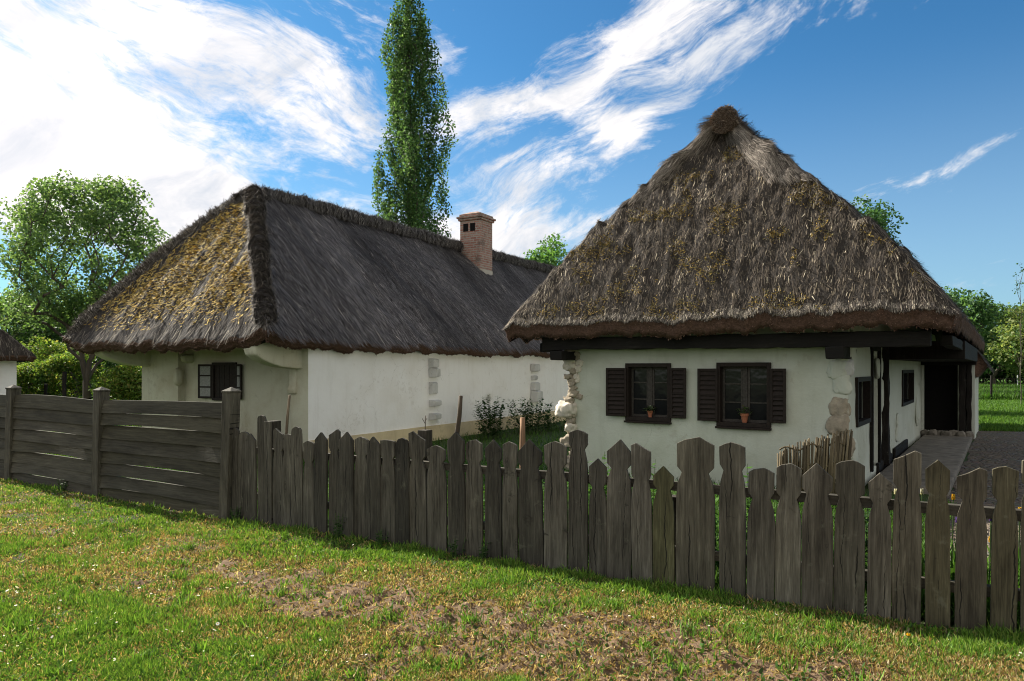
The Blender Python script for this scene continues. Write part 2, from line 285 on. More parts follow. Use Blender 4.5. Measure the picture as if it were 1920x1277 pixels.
# ------------------------------------------------------------------ thatched roof as a height field over the plan
class Roof:
    def __init__(s, P0, P1, Q0, Q1, zE, zR, qa, qb, k=.1, lump=.07, streak=.04, roll=0.0, bulge=.06, sag=0.0, rough=.0, seed=0):
        s.__dict__.update(locals()); s.hw = (P1-P0)/2; s.s = (zR-zE)/s.hw; s.sf = (zR-zE)/(qa-Q0); s.sb = (zR-zE)/(Q1-qb)
    def planes(s, p, q): return np.stack([s.zE+s.s*(p-s.P0), s.zE+s.s*(s.P1-p), s.zE+s.sf*(q-s.Q0), s.zE+s.sb*(s.Q1-q)])
    def z(s, p, q):
        X = s.planes(p, q); mn = X.min(0); z = mn-s.k*np.log(np.exp(-(X-mn)/s.k).sum(0))+s.k*.25
        t = np.clip((z-s.zE)/(s.zR-s.zE), 0, 1); z = z+s.bulge*np.sin(math.pi*t**.85)
        f = X.argmin(0); u = np.where(f < 2, q, p); sd = s.seed*13.1
        z = z+(fbm(v3(p*2.2+sd, q*2.2, 0), 4)-.5)*s.lump+(vn(v3(u*8+sd, mn*1.3, f*5.0))-.5)*s.streak+(vn(v3(p*19, q*19, sd))-.5)*s.streak*.6+s.rough*sstep(.02, .16, t)*(fbm(v3(p*8.5, z*5.5, 5+sd), 3)-.5)
        z = z-s.sag*np.clip((q-s.qa)/(s.qb-s.qa), 0, 1)*(1-np.clip((q-s.qa)/(s.qb-s.qa), 0, 1))*4*t
        if s.roll:
            side = np.minimum(X[0], X[1]); d = np.abs(side-X[2])/math.hypot(s.s, s.sf)
            along = mn; w = .45+.55*np.abs(np.sin(along*8.0+3*vn(v3(along, 0, sd))))**.7
            z = z+s.roll*np.exp(-(d/.2)**2)*w*(t < .985)
        z = z+(1-t)**8*(fbm(v3(p*1.1, q*1.1, 9+sd), 3)-.5)*.05
        return z
    def grad(s, p, q, e=.03): return (s.z(p+e, q)-s.z(p-e, q))/(2*e), (s.z(p, q+e)-s.z(p, q-e))/(2*e)
    def frame(s, p, q):
        gx, gy = s.grad(p, q, .12); N = unit(np.stack([-gx, -gy, np.ones_like(gx)], 1)); D = unit(np.stack([-gx, -gy, -(gx**2+gy**2)], 1)); return N, D
    def base(s, name, parent, mats, ps, qs, thick=.24, inset=.12, under=1.2):
        pp, qq = np.meshgrid(ps, qs); zz = s.z(pp.ravel(), qq.ravel()); V = np.stack([pp.ravel(), qq.ravel(), zz], 1)
        a, b = len(ps), len(qs); i = np.arange(a*b).reshape(b, a)
        Fq = np.stack([i[:-1, :-1], i[:-1, 1:], i[1:, 1:], i[1:, :-1]], -1).reshape(-1, 4); mi = [0]*len(Fq)
        per = np.concatenate([i[0, :-1], i[:-1, -1], i[-1, :0:-1], i[:0:-1, 0]]); B = V[per]; n = len(per)
        c = np.array([(s.P0+s.P1)/2, (s.Q0+s.Q1)/2]); rows = [B]
        def inset_xy(d): return np.stack([np.clip(B[:, 0], s.P0+d, s.P1-d), np.clip(B[:, 1], s.Q0+d, s.Q1-d)], 1)
        for f in (.12, .4, .7, 1.0):
            xy = inset_xy(inset*f**1.3); nz = (vn(v3(B[:, 0]*14, B[:, 1]*14, f*9))-.5)
            xy = xy+(xy-c)/np.linalg.norm(xy-c, axis=1)[:, None]*nz[:, None]*.04
            rows.append(np.column_stack([xy, B[:, 2]-thick*f-(.03 if f < .2 else 0)+nz*.03*(f == 1.0)]))
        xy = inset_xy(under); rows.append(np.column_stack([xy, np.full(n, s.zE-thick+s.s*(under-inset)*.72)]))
        o = len(V); allV = [V]; F2 = []; prev = per
        for k, r in enumerate(rows[1:]):
            cur = o+np.arange(n); allV.append(r); o += n
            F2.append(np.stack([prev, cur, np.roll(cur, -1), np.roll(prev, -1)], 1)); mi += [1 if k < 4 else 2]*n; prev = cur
        s.lip = rows[4]; s.cut = rows
        return mk(name, np.concatenate(allV), np.concatenate([Fq]+F2), mats, parent, mi)
    def sample(s, n, where=None):
        p = RNG.uniform(s.P0, s.P1, n*2); q = RNG.uniform(s.Q0, s.Q1, n*2)
        if where is not None: k = where(p, q, s.planes(p, q).argmin(0)); p, q = p[k], q[k]
        return p[:n], q[:n]
    def straw(s, p, q, L, W, jit, bend, col):
        N, D = s.frame(p, q); n = len(p); S = np.cross(D, N); a = RNG.normal(0, jit, n)[:, None]
        D2 = unit(D*np.cos(a)+S*np.sin(a)); P = np.stack([p, q, s.z(p, q)], 1)-D2*(L*.4)[:, None]+N*.004
        return strands(P, D2, N, L, W, bend, col)
    def fringe(s, n, col, L=(.03, .10)):
        i = RNG.integers(0, len(s.lip), n); f = RNG.integers(1, 5, n); B = np.stack(s.cut[1:5], 0)[f-1, i]
        c = np.array([(s.P0+s.P1)/2, (s.Q0+s.Q1)/2]); O = np.zeros((n, 3)); e = B[:, :2]
        dx = np.stack([np.abs(e[:, 0]-s.P0), np.abs(e[:, 0]-s.P1), np.abs(e[:, 1]-s.Q0), np.abs(e[:, 1]-s.Q1)]).argmin(0)
        O[:, 0] = np.where(dx == 0, -1, np.where(dx == 1, 1, 0)); O[:, 1] = np.where(dx == 2, -1, np.where(dx == 3, 1, 0))
        D = O*.9+RNG.normal(0, .22, (n, 3)); D[:, 2] -= .45; D = unit(D); T = np.stack([-O[:, 1], O[:, 0], 0*O[:, 0]], 1)
        j = RNG.uniform(-.5, .5, n)[:, None]*.06
        return strands(B+T*j-D*.03, D, unit(np.cross(T, D)), RNG.uniform(*L, n), RNG.uniform(.006, .014, n), RNG.normal(0, .01, n), col)
# ------------------------------------------------------------------ camera, sun, sky
cam = bpy.data.cameras.new('camera'); co = bpy.data.objects.new('camera', cam); COL.objects.link(co); SC.camera = co
co.location = (0, 0, EYE); co.rotation_euler = (R(90), 0, 0); cam.sensor_width = 36; cam.lens = F/1920*36; cam.shift_y = (HY-638.5)/1920; cam.clip_end = 6000; cam.clip_start = .05
SUNV = Vector((-1.117, .873, 1.0)).normalized(); ELEV = math.asin(SUNV.z); AZ = math.atan2(SUNV.x, SUNV.y)
sl = bpy.data.lights.new('sun', 'SUN'); sl.energy = 5.0; sl.angle = R(.53); sl.color = (1, .93, .80)
so = bpy.data.objects.new('sun', sl); COL.objects.link(so); so.rotation_euler = SUNV.to_track_quat('Z', 'Y').to_euler(); so.location = (-30, 30, 30)
W = bpy.data.worlds.new('World'); SC.world = W; W.use_nodes = True
def sky():
    g = G(W.node_tree); bg = W.node_tree.nodes['Background']
    st = g.n('ShaderNodeTexSky', sky_type='NISHITA', sun_disc=False, sun_elevation=ELEV, sun_rotation=AZ, altitude=200, air_density=1.0, dust_density=.6, ozone_density=2.5)
    d = g.n('ShaderNodeTexCoord').outputs['Generated']; s = g.n('ShaderNodeSeparateXYZ', {0: d}); x, y, z = s.outputs
    az = g.math('ARCTAN2', x, y); el = g.math('ARCSINE', z); v = g.n('ShaderNodeCombineXYZ', {0: az, 1: el, 2: 0.0}).outputs[0]
    wv = g.vm('ADD', v, g.map(g.vm('SUBTRACT', g.n('ShaderNodeTexNoise', {'Vector': v, 'Scale': 3.6, 'Detail': 2.5}).outputs[1], (.5, .5, .5)), (.20, .11, 0)))
    blobs = [(90, 125, 300, 140, -20, 1.25), (540, 165, 200, 50, -18, .72), (370, 75, 240, 40, -14, .50), (605, 275, 105, 50, -10, .9), (150, 320, 320, 60, -8, .85), (450, 410, 280, 45, -4, .75), (60, 430, 300, 60, -3, .8),
             (900, 215, 120, 40, 25, .95), (1020, 345, 170, 42, 20, 1.0), (960, 445, 260, 42, 6, 1.15), (1190, 120, 260, 62, 20, .80), (1190, 40, 120, 40, 40, .7), (1150, 235, 130, 28, -28, .55), (1200, 250, 90, 24, 48, .6),
             (1838, 272, 75, 15, 20, .75), (1500, 30, 260, 36, 14, .38), (1850, 540, 140, 26, 0, .34), (820, 100, 70, 40, 30, .6), (640, 60, 160, 60, 5, .5), (980, 300, 220, 14, 18, .5)]
    tot = None
    for (px, py, rx, ry, rot, amp) in blobs:
        a0 = math.atan((px-CX)/F); e0 = math.atan((HY-py)/math.hypot(F, px-CX))
        m = g.n('ShaderNodeMapping', {'Vector': wv, 'Location': (a0, e0, 0), 'Rotation': (0, 0, R(rot)), 'Scale': (rx/F, ry/F, 1)}, vector_type='TEXTURE').outputs[0]
        q = g.n('ShaderNodeVectorMath', {0: m, 1: m}, operation='DOT_PRODUCT').outputs['Value']
        f = g.math('MULTIPLY', g.math('EXPONENT', g.math('MULTIPLY', q, -.8)), amp); tot = f if tot is None else g.math('ADD', tot, f)
    rear_fill = g.math('MULTIPLY', g.rng(y, .25, -.25), .30); tot = g.math('ADD', tot, rear_fill)  # unseen clouds behind the camera, added to raise ambient light on the facades
    r = g.map(wv, (1, 1, 1), (0, 0, 0), (0, 0, R(-24))); rl = g.map(wv, (1, 1, 1), (0, 0, 0), (0, 0, R(17)))
    def field(r):
        n1 = g.noise(g.map(r, (3.4, 9, 1)), 1.0, 8, .62, .8); n2 = g.noise(g.map(r, (10, 40, 1)), 1.0, 7, .68, .5); n3 = g.noise(g.map(r, (34, 70, 1)), 1.0, 5, .7, .4)
        return g.math('ADD', g.math('ADD', g.math('MULTIPLY', n1, 1.25), g.math('MULTIPLY', n2, .84)), g.math('MULTIPLY', n3, .44))
    sel = g.rng(az, -.24, .02); nn = g.math('ADD', g.math('MULTIPLY', field(rl), g.math('SUBTRACT', 1.0, sel)), g.math('MULTIPLY', field(r), sel)); nn = g.math('SUBTRACT', nn, 1.265)
    dens = g.rng(g.math('ADD', g.math('MULTIPLY', tot, 1.0), g.math('MULTIPLY', nn, 2.0)), .38, 1.30)
    dens = g.math('MULTIPLY', dens, g.rng(z, -.02, .03))
    shade = g.ramp(g.noise(g.map(r, (4, 9, 1)), 1.6, 6, .6, .6), [(.36, (CLD*.60, CLD*.645, CLD*.72)), (.60, (CLD, CLD*.955, CLD*.93))])
    glow = g.n('ShaderNodeVectorMath', {0: d, 1: tuple(SUNV)}, operation='DOT_PRODUCT').outputs['Value']
    gl = g.math('MULTIPLY', g.math('POWER', g.math('MAXIMUM', glow, 0.0), 12.0), .6)
    shade = g.mix(g.math('MULTIPLY', gl, 1.0, clamp=True), shade, (CLD*1.5, CLD*1.36, CLD*1.3))
    blue = g.mix(1.0, st.outputs[0], SKYTINT, 'MULTIPLY')
    low = g.rng(el, .0, .42, 1, 0); blue = g.mix(g.math('MULTIPLY', low, .45), blue, (2.6, 3.3, 3.8))
    blue = g.mix(g.rng(y, .25, -.2, 0, .85), blue, (4.1, 3.95, 3.6)); g.put(bg.inputs['Color'], g.mix(dens, blue, shade)); bg.inputs['Strength'].default_value = .10  # pale haze added in the unseen rear sky to lift and neutralise the fill
CLD = 5.0; SKYTINT = (.195, .44, .565)
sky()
SC.view_settings.view_transform = 'Standard'; SC.view_settings.look = 'None'; SC.view_settings.exposure = 1.22; SC.view_settings.gamma = 1
SC.render.engine = 'CYCLES'; SC.cycles.use_denoising = True; SC.cycles.filter_width = 1.05; SC.cycles.max_bounces = 6; SC.cycles.transparent_max_bounces = 4; SC.cycles.sample_clamp_indirect = 4
# ------------------------------------------------------------------ the ground
def fp(x, y): return FEN.loc(x, y)
def bare(x, y):
    p, q = fp(x, y); n = fbm(v3(x*1.3, y*1.3, 0), 4); n2 = fbm(v3(x*4.5, y*4.5, 3), 3)
    strip = np.exp(-((q+1.62+.05*(p-4))/(.50+.35*sstep(3.5, 5.5, p)))**2)*sstep(.6, 2.4, p)
    r = strip*1.12+(n-.5)*1.2+(n2-.5)*1.3-.38
    spot = np.exp(-(((x+3.05)/.35)**2+((y-7.0)/.5)**2))*.5+np.exp(-(((x+3.6)/.5)**2+((y-6.0)/.35)**2))*.35
    return sstep(.0, .34, r+spot*.6)*(q < -.12)
def dry(x, y):
    p, q = fp(x, y); n = fbm(v3(x*.9+5, y*.9, 7), 4); n2 = fbm(v3(x*5, y*5, 11), 3)
    s = np.exp(-((q+1.3)/.9)**2)*sstep(-.5, 3.0, p)*.46+np.exp(-((q+1.9)/1.0)**2)*.16
    return sstep(.46, .82, n*.7+n2*.42+s-.05)
def near_lawn(x, y):
    p, q = fp(x, y); return sstep(.3, -.2, q)
def gh(x, y):
    x = np.asarray(x, float); y = np.asarray(y, float); m = ((np.abs(x) < 14) & (y < 16) & (y > 1))
    z = gz(x, y)+0*y
    z = z+np.where(m, near_lawn(x, y)*((fbm(v3(x*.8, y*.8, 2), 3)-.5).reshape(x.shape)*.10+bare(x, y).reshape(x.shape)*(fbm(v3(x*12, y*12, 4), 3)-.5).reshape(x.shape)*.10), 0)
    return z
def axis(a, b, st, far, gr=1.25):
    r = list(np.arange(a, b, st)); o = []; v = b; s = st
    while v < far: o.append(v); s *= gr; v += s
    l = []; v = a-st; s = st
    while v > -far: l.append(v); s *= gr; v -= s
    return np.array(l[::-1]+r+o)
xs = axis(-9, 4.5, .036, 3000); ys = axis(3.6, 10.5, .036, 3000)
X, Y = np.meshgrid(xs, ys); xf, yf = X.ravel(), Y.ravel(); Zg = gh(xf, yf); a, b = len(xs), len(ys); i = np.arange(a*b).reshape(b, a)
bb = bare(xf, yf)[:, None]; dd = dry(xf, yf)[:, None]; nl = near_lawn(xf, yf)[:, None]*((np.abs(xf) < 30) & (yf < 40) & (yf > -20))[:, None]
gc = np.where(nl > .5, (1-dd)*np.array([.050, .052, .022])+dd*np.array([.14, .10, .05]), np.array([.045, .075, .018])); gc = gc*(1-bb)+bb*np.array([.20, .130, .078])
p_, q_ = FAR.loc(xf, yf); far_l = sstep(26, 40, yf)[:, None]; gc = gc*(1-far_l)+far_l*np.array([.075, .15, .022])
tag(mk('ground', np.stack([xf, yf, Zg], 1), np.stack([i[:-1, :-1], i[:-1, 1:], i[1:, 1:], i[1:, :-1]], -1).reshape(-1, 4), M['ground'], col=gc), kind='structure')
def path():
    pts = [(1.13, -3.5), (4.6, -3.5), (4.1, 2), (3.9, 8), (4.3, 13.2), (1.35, 13.2)]
    n = 26; V = []; Fc = []
    for k in range(n+1):
        q = -3.5+k/n*16.9; r = 4.6-.5*sstep(-3.5, 3, q)+(vn(v3(q*2, 1, 0))[0]-.5)*.3; l = 1.13+(vn(v3(q*2, 5, 0))[0]-.5)*.15
        for j in range(9): V.append((*NEAR.w(l+(r-l)*j/8, q)[:2], .006+.03*math.sin(math.pi*j/8)))
    for k in range(n):
        for j in range(8): a = 9*k+j; Fc.append((a, a+1, a+10, a+9))
    tag(mk('path', V, np.array(Fc), M['cobble']), kind='structure')
path()
# ------------------------------------------------------------------ grass
GREEN = [(.115, .230, .030), (.165, .290, .042), (.062, .135, .024), (.240, .320, .065)]; STRAWC = [(.45, .33, .15), (.33, .21, .085), (.56, .47, .29), (.18, .12, .065)]
def blades(x, y, L, W, col, z=None, lean=.45):
    n = len(x); P = np.stack([x, y, gh(x, y) if z is None else z], 1); a = RNG.uniform(0, 6.283, n); t = np.abs(RNG.normal(0, lean, n))
    D = unit(np.stack([np.cos(a)*t, np.sin(a)*t, np.ones(n)], 1)); b = RNG.uniform(0, 6.283, n); H = np.stack([np.cos(b), np.sin(b), 0*b], 1); Nn = unit(np.cross(D, np.cross(H, D)))
    return strands(P, D, Nn, L, W, RNG.normal(0, .35, n)*L, col, .12)
def lawn():
    n = 1010000; Z = 1/RNG.uniform(1/12.5, 1/3.85, n); x = RNG.uniform(-1.2, 1.05, n)*Z; y = Z; p, q = fp(x, y); k = (q < -.03) & (x > -14); x, y, p, q = x[k], y[k], p[k], q[k]
    br = bare(x, y); dr = dry(x, y); tuft = fbm(v3(x*3.1, y*3.1, 5), 3); shade = np.exp(-(q/.35)**2)
    k = RNG.uniform(0, 1, len(x)) < (1-.90*br)*(.38+.66*sstep(.3, .6, tuft)); x, y, p, q, br, dr, tuft = x[k], y[k], p[k], q[k], br[k], dr[k], tuft[k]; n = len(x)
    isdry = RNG.uniform(0, 1, n) < np.clip(.12+.54*dr+.3*br, 0, .84)
    col = np.where(isdry[:, None], pick(n, STRAWC, [2, 2.4, .8, 1.4]), pick(n, GREEN, [3, 2, 2, 2])); L = np.where(isdry, RNG.uniform(.012, .04, n), RNG.uniform(.016, .042, n)*(.6+1.0*sstep(.45, .75, tuft)))
    L *= 1+.3*np.exp(-(q/.3)**2)+1.0*np.exp(-(q/.12)**2)*RNG.uniform(0, 1, n)**2
    parts = [blades(x, y, L, RNG.uniform(.0045, .0095, n)*(.6+.09*y), col, lean=np.where(isdry, 1.8, .95))]
    # scattered lush tufts
    for _ in range(420):
        cx, cy = RNG.uniform(-5, 3), RNG.uniform(4.1, 9); 
        if fp(cx, cy)[1] > -.1: continue
        m = RNG.integers(14, 60); rr = RNG.uniform(.02, .08); xx = cx+RNG.normal(0, rr, m); yy = cy+RNG.normal(0, rr, m)
        parts.append(blades(xx, yy, RNG.uniform(.035, .09, m), RNG.uniform(.005, .010, m), pick(m, GREEN[:3], [2, 2, 1]), lean=.7))
    # flat clover and plantain leaves, straw litter, soil crumbs
    m = 26000; Zc = 1/RNG.uniform(1/11, 1/3.9, m); xx = RNG.uniform(-.8, .8, m)*Zc; pq = fp(xx, Zc); dens = np.where(pq[1] > -.55, .9, .30); k = (pq[1] < -.02) & (RNG.uniform(0, 1, m) < dens); xx, Zc = xx[k], Zc[k]; m = len(xx)
    parts.append(blades(xx, Zc, RNG.uniform(.018, .045, m), RNG.uniform(.012, .024, m), pick(m, [(.06, .14, .03), (.09, .17, .03), (.05, .10, .025)], [1, 1, 1]), lean=1.6))
    m = 16000; Zc = 1/RNG.uniform(1/9, 1/3.9, m); xx = RNG.uniform(-.8, .8, m)*Zc; k = (fp(xx, Zc)[1] < -.05) & (RNG.uniform(0, 1, m) < .12+bare(xx, Zc)+.5*dry(xx, Zc)); xx, Zc = xx[k], Zc[k]; m = len(xx)
    parts.append(blades(xx, Zc, RNG.uniform(.02, .07, m), RNG.uniform(.004, .012, m), pick(m, [(.42, .31, .17), (.27, .18, .10), (.13, .085, .05), (.5, .42, .30)], [2, 3, 3, .6]), lean=6))
    V, Fq, C = merge(parts); tag(mk('grass', V, Fq, M['grass'], col=C), 'short patchy lawn grass with dry straw and tufts before the fence', 'grass', kind='stuff')
    # yard, garden and field grass
    parts = []
    def area(n, x0, x1, y0, y1, L, W, cols, keep, lean=.5):
        yy = 1/RNG.uniform(1/y1, 1/y0, n); xx = RNG.uniform(x0, x1, n)*yy; k = keep(xx, yy); xx, yy = xx[k], yy[k]; m = len(xx)
        parts.append(blades(xx, yy, RNG.uniform(*L, m), RNG.uniform(*W, m), pick(m, cols, [2, 2, 1]), z=gz(xx, yy), lean=lean))
    def yard(x, y):
        p, q = fp(x, y); pn, qn = NEAR.loc(x, y); pf, qf = FAR.loc(x, y)
        return (q > .08) & ~((pn > -4.4) & (pn < 1.2) & (qn > -.1) & (qn < 15.5)) & ~((pf > -5.4) & (pf < .1) & (qf > 0)) & ~((pn > 1.2) & (pn < 4.5) & (qn > -3.5) & (qn < 13.2))
    area(190000, -.95, 1.15, 4.2, 22, (.06, .17), (.008, .016), [(.05, .12, .02), (.07, .15, .025), (.04, .085, .02)], yard)
    area(110000, .60, .78, 6, 41, (.06, .13), (.014, .030), [(.07, .16, .02), (.10, .19, .025), (.06, .13, .02)], yard)
    area(40000, .55, .85, 38.5, 75, (.25, .5), (.03, .06), [(.06, .15, .02), (.09, .18, .03), (.06, .12, .02)], lambda x, y: x > 0)
    area(30000, -.95, -.3, 12, 40, (.08, .25), (.02, .035), [(.06, .14, .02), (.10, .18, .03), (.12, .17, .03)], yard)
    V, Fq, C = merge(parts); tag(mk('yard_grass', V, Fq, M['grass'], col=C), 'longer green grass growing in the yards and field behind the fence', 'grass', kind='stuff')
    # daisies: small white flat heads on short stems
    n = 2100; Zc = 1/RNG.uniform(1/11, 1/4.2, n); xx = RNG.uniform(-.78, .72, n)*Zc; pq = fp(xx, Zc); k = (pq[1] < -.3) & (RNG.uniform(0, 1, n) < np.where(pq[0] < 2.2, .85, .22)*sstep(.36, .56, fbm(v3(xx*1.1, Zc*1.1, 3), 3))); xx, yy = xx[k], Zc[k]
    zz = gh(xx, yy); V = []; Fc = []; C = []; 
    for x0, y0, z0 in zip(xx, yy, zz):
        h = random.uniform(.035, .06); r = random.uniform(.005, .0105)*(1.25 if random.random() < .25 else .8); o = len(V); tx, ty = random.gauss(0, .4), random.gauss(-.25, .4)
        for j in range(8): c_, s_ = math.cos(j*.785), math.sin(j*.785); V.append((x0+r*c_, y0+r*s_, z0+h+r*(c_*tx+s_*ty))); C.append((.8, .79, .75))
        for j in range(6): c_, s_ = math.cos(j*1.047), math.sin(j*1.047); V.append((x0+r*.36*c_, y0+r*.36*s_, z0+h+.003+r*.36*(c_*tx+s_*ty))); C.append((.7, .45, .05))
        V += [(x0-.001, y0, z0), (x0+.001, y0, z0), (x0+.001, y0, z0+h), (x0-.001, y0, z0+h)]; C += [(.07, .14, .03)]*4
        Fc.append([tuple(range(o, o+8)), tuple(range(o+8, o+14)), tuple(range(o+14, o+18))])
    mk_ = mk('daisies', V, [np.array([f[0] for f in Fc]), np.array([f[1] for f in Fc]), np.array([f[2] for f in Fc])], M['petal'], col=np.array(C), smooth=False)
    tag(mk_, 'tiny white daisies and fallen petals scattered over the lawn', 'flowers', kind='stuff')
lawn()
# ------------------------------------------------------------------ picket fence
pf = thing('picket_fence', 'weathered grey picket fence with hand cut pointed and knobbed boards across the street front', 'fence', (FEN.ox, FEN.oy, 0), -FEN.a)
A7 = lambda v: 400+v*.34375
PK = []  # left px, right px, top py, top style, neck py, tint
for l, r, t, st, nk, ti in [(88, 135, 295, 'rd', 0, .75), (130, 190, 315, 'rd', 0, .8), (186, 241, 328, 'pt', 0, .8), (245, 292, 230, 'rd', 0, .8), (287, 326, 262, 'fl', 0, .85), (327, 386, 305, 'sl', 430, .8), (383, 440, 333, 'kn', 430, .95), (440, 497, 293, 'rd', 0, .9), (498, 558, 370, 'kn', 490, .85),
    (565, 634, 325, 'pt', 0, .6), (636, 698, 308, 'sr', 430, .6), (700, 778, 318, 'pt', 0, .62), (772, 850, 345, 'kn', 450, .9), (852, 925, 342, 'pt', 0, .65), (917, 1003, 360, 'fl', 470, .8), (1005, 1085, 352, 'rd', 0, .45), (1075, 1172, 318, 'sl', 475, .8), (1174, 1282, 392, 'kn', 490, 1.0), (1286, 1384, 318, 'rd', 500, .5), (1378, 1474, 362, 'kn', 490, .9), (1482, 1578, 362, 'pt', 490, .5), (1582, 1666, 373, 'kn', 520, .85), (1670, 1806, 360, 'pt', 515, .5)]:
    PK.append((A7(l), A7(r), 700+t*.34375, st, 700+nk*.34375 if nk else 0, (ti, ti, ti*.98)))
for l, r, t, st, nk, ti in [(70, 208, 150, 'kn', 310, 1.05), (212, 330, 78, 'kn', 200, .9), (334, 442, 250, 'pt', 425, .75), (434, 588, 135, 'pt', 315, .95), (592, 716, 158, 'sl', 380, .95)]:
    PK.append((1000+l*.3133, 1000+r*.3133, 780+t*.3133, st, 780+nk*.3133, (ti, ti, ti)))
PK.append((1225, 1266, 873, 'rd', 918, (.78, .82, .52)))
for l, r, t, st, nk, ti in [(853, 1092, 122, 'kn', 335, (1.05, 1.04, .95)), (1110, 1274, 155, 'kn', 325, (.8, .8, .76)), (1279, 1448, 307, 'kn', 490, (.9, .9, .88))]:
    PK.append((1000+l*.3133, 1000+r*.3133, 780+t*.3133, st, 780+nk*.3133, ti))
for l, r, t, st, nk, ti in [(92, 236, 258, 'kn', 450, (1, 1, .96)), (236, 412, 253, 'pt', 430, (.95, .92, .88)), (412, 586, 240, 'kn', 450, (1.05, 1.05, .98)), (594, 727, 306, 'pt', 475, (.9, .88, .84)), (727, 892, 185, 'sr', 400, (1.1, 1.06, .95)), (908, 1050, 238, 'pt', 430, (1.0, .96, .70)), (1072, 1248, 281, 'sr', 470, (.95, .9, .78)), (1262, 1412, 276, 'kn', 470, (1.1, 1.07, .8)), (1424, 1580, 228, 'kn', 400, (1, .98, .8))]:
    PK.append((1420+l*.3446, 1420+r*.3446, 780+t*.3446, st, 780+nk*.3446, ti))
pe = FEN.p_at(PK[-1][1], 0)+.012
for k in range(8):                                                  # the fence goes on towards the gate
    rnd = random.Random(900+k); w = rnd.uniform(.13, .2); H = rnd.uniform(1.02, 1.22); st = rnd.choice(['kn', 'pt', 'rd', 'kn']); zz = FEN.w(pe, 0)[1]
    PX = lambda p: CX+F*FEN.w(p, 0)[0]/FEN.w(p, 0)[1]; PY = lambda z: HY-(z-EYE)*F/FEN.w(pe+w/2, 0)[1]
    PK.append((PX(pe), PX(pe+w), PY(H), st, PY(H-.2) if st == 'kn' else 0, (.95, .93, .86))); pe += w+.015
for k, (l, r, t, st, nk, ti) in enumerate(PK):
    rnd = random.Random(k*3+1); p0, p1 = FEN.p_at(l, 0), FEN.p_at(r, 0); pc = (p0+p1)/2; w = (p1-p0)*(.95 if k < 23 else .975); H = FEN.z_at(t, pc, 0); h = w/2
    zn = FEN.z_at(nk, pc, 0) if nk else 0; L = [(-h*rnd.uniform(.94, 1.03), -.06)]; Rr = [(h*rnd.uniform(.94, 1.03), -.06)]
    peak = {'pt': h*.95, 'kn': h*.38, 'rd': h*.9, 'fl': h*.12, 'sl': h*.8, 'sr': h*.8}[st]
    for side, S in ((-1, L), (1, Rr)):
        zt = H-peak
        if st == 'sl': zt = H-(.02 if side < 0 else peak)
        if st == 'sr': zt = H-(.02 if side > 0 else peak)
        if zn and (side > 0 or st not in ('sl', 'sr') or True):
            nkw = rnd.uniform(.58, .72); S.append((side*h, (zn-.22)*.5)); S.append((side*h*rnd.uniform(.96, 1.0), zn-.2)); S.append((side*h*.90, zn-.09)); S.append((side*h*nkw, zn)); S.append((side*h*(nkw+.06), zn+.012)); S.append((side*h*.95, zn+.045)); S.append((side*h*rnd.uniform(.92, .99), max(zt, zn+.07)))
        else:
            S.append((side*h*rnd.uniform(.95, 1), H*.45)); S.append((side*h*rnd.uniform(.93, 1), zt-.02))
            if st == 'rd': S.append((side*h*.88, H-peak*.55)); S.append((side*h*.60, H-peak*.18))
            else: S.append((side*h*.97, zt))
    top = {'pt': [(rnd.uniform(-.1, .1)*h, H)], 'kn': [(-h*.55, H-peak*.42), (rnd.uniform(-.2, .2)*h, H), (h*.5, H-peak*.38)], 'rd': [(0, H)], 'fl': [(-h*.3, H), (h*.4, H-.008)], 'sl': [(-h*.5, H), (h*.3, H-peak*.6)], 'sr': [(h*.5, H), (-h*.3, H-peak*.6)]}[st]
    if st == 'sr': top = top[::-1]
    out = L+top+Rr[::-1]; out = [(x+rnd.uniform(-.002, .002), z+rnd.uniform(-.003, .003)) for x, z in out]
    # saw kerf splits on some of the boards
    mb = MB().prism(out, -.014, .014); o = mb.build('picket', M['wood_picket'], pf, bevel=.0035)
    o.location = (pc, rnd.uniform(-.014, .006)-(.02 if ti[0] < .66 and k % 2 else 0), float(gh(np.array([FEN.w(pc, 0)[0]]), np.array([FEN.w(pc, 0)[1]]))[0])*.5)
    o.rotation_euler = (rnd.uniform(-.01, .01), R(-.9+1.1*k/40)+rnd.uniform(-.012, .012)+(R(3.0-1.1*k) if k < 3 else 0), rnd.uniform(-.04, .04)); tv = rnd.uniform(.78, 1.2); o.color = (ti[0]*tv, ti[1]*tv, ti[2]*tv, 1)
pend = pe
for zz in (.30, .83): MB().beam((.05, .055, zz), (pend, .055, zz-.02), .05, .075, 24, .004, 3).build('rail', M['wood_board'], pf, .004)
for px, tp in ((513, 789), (796, 806), (1270, 930), (1700, 960)):
    p = FEN.p_at(px, .14); MB().beam((p, .15, -.2), (p, .15, FEN.z_at(tp, p, .15)), .11, .11, 8, .004, px).build('post', M['wood_picket'], pf, .006).color = (.5, .47, .43, 1)
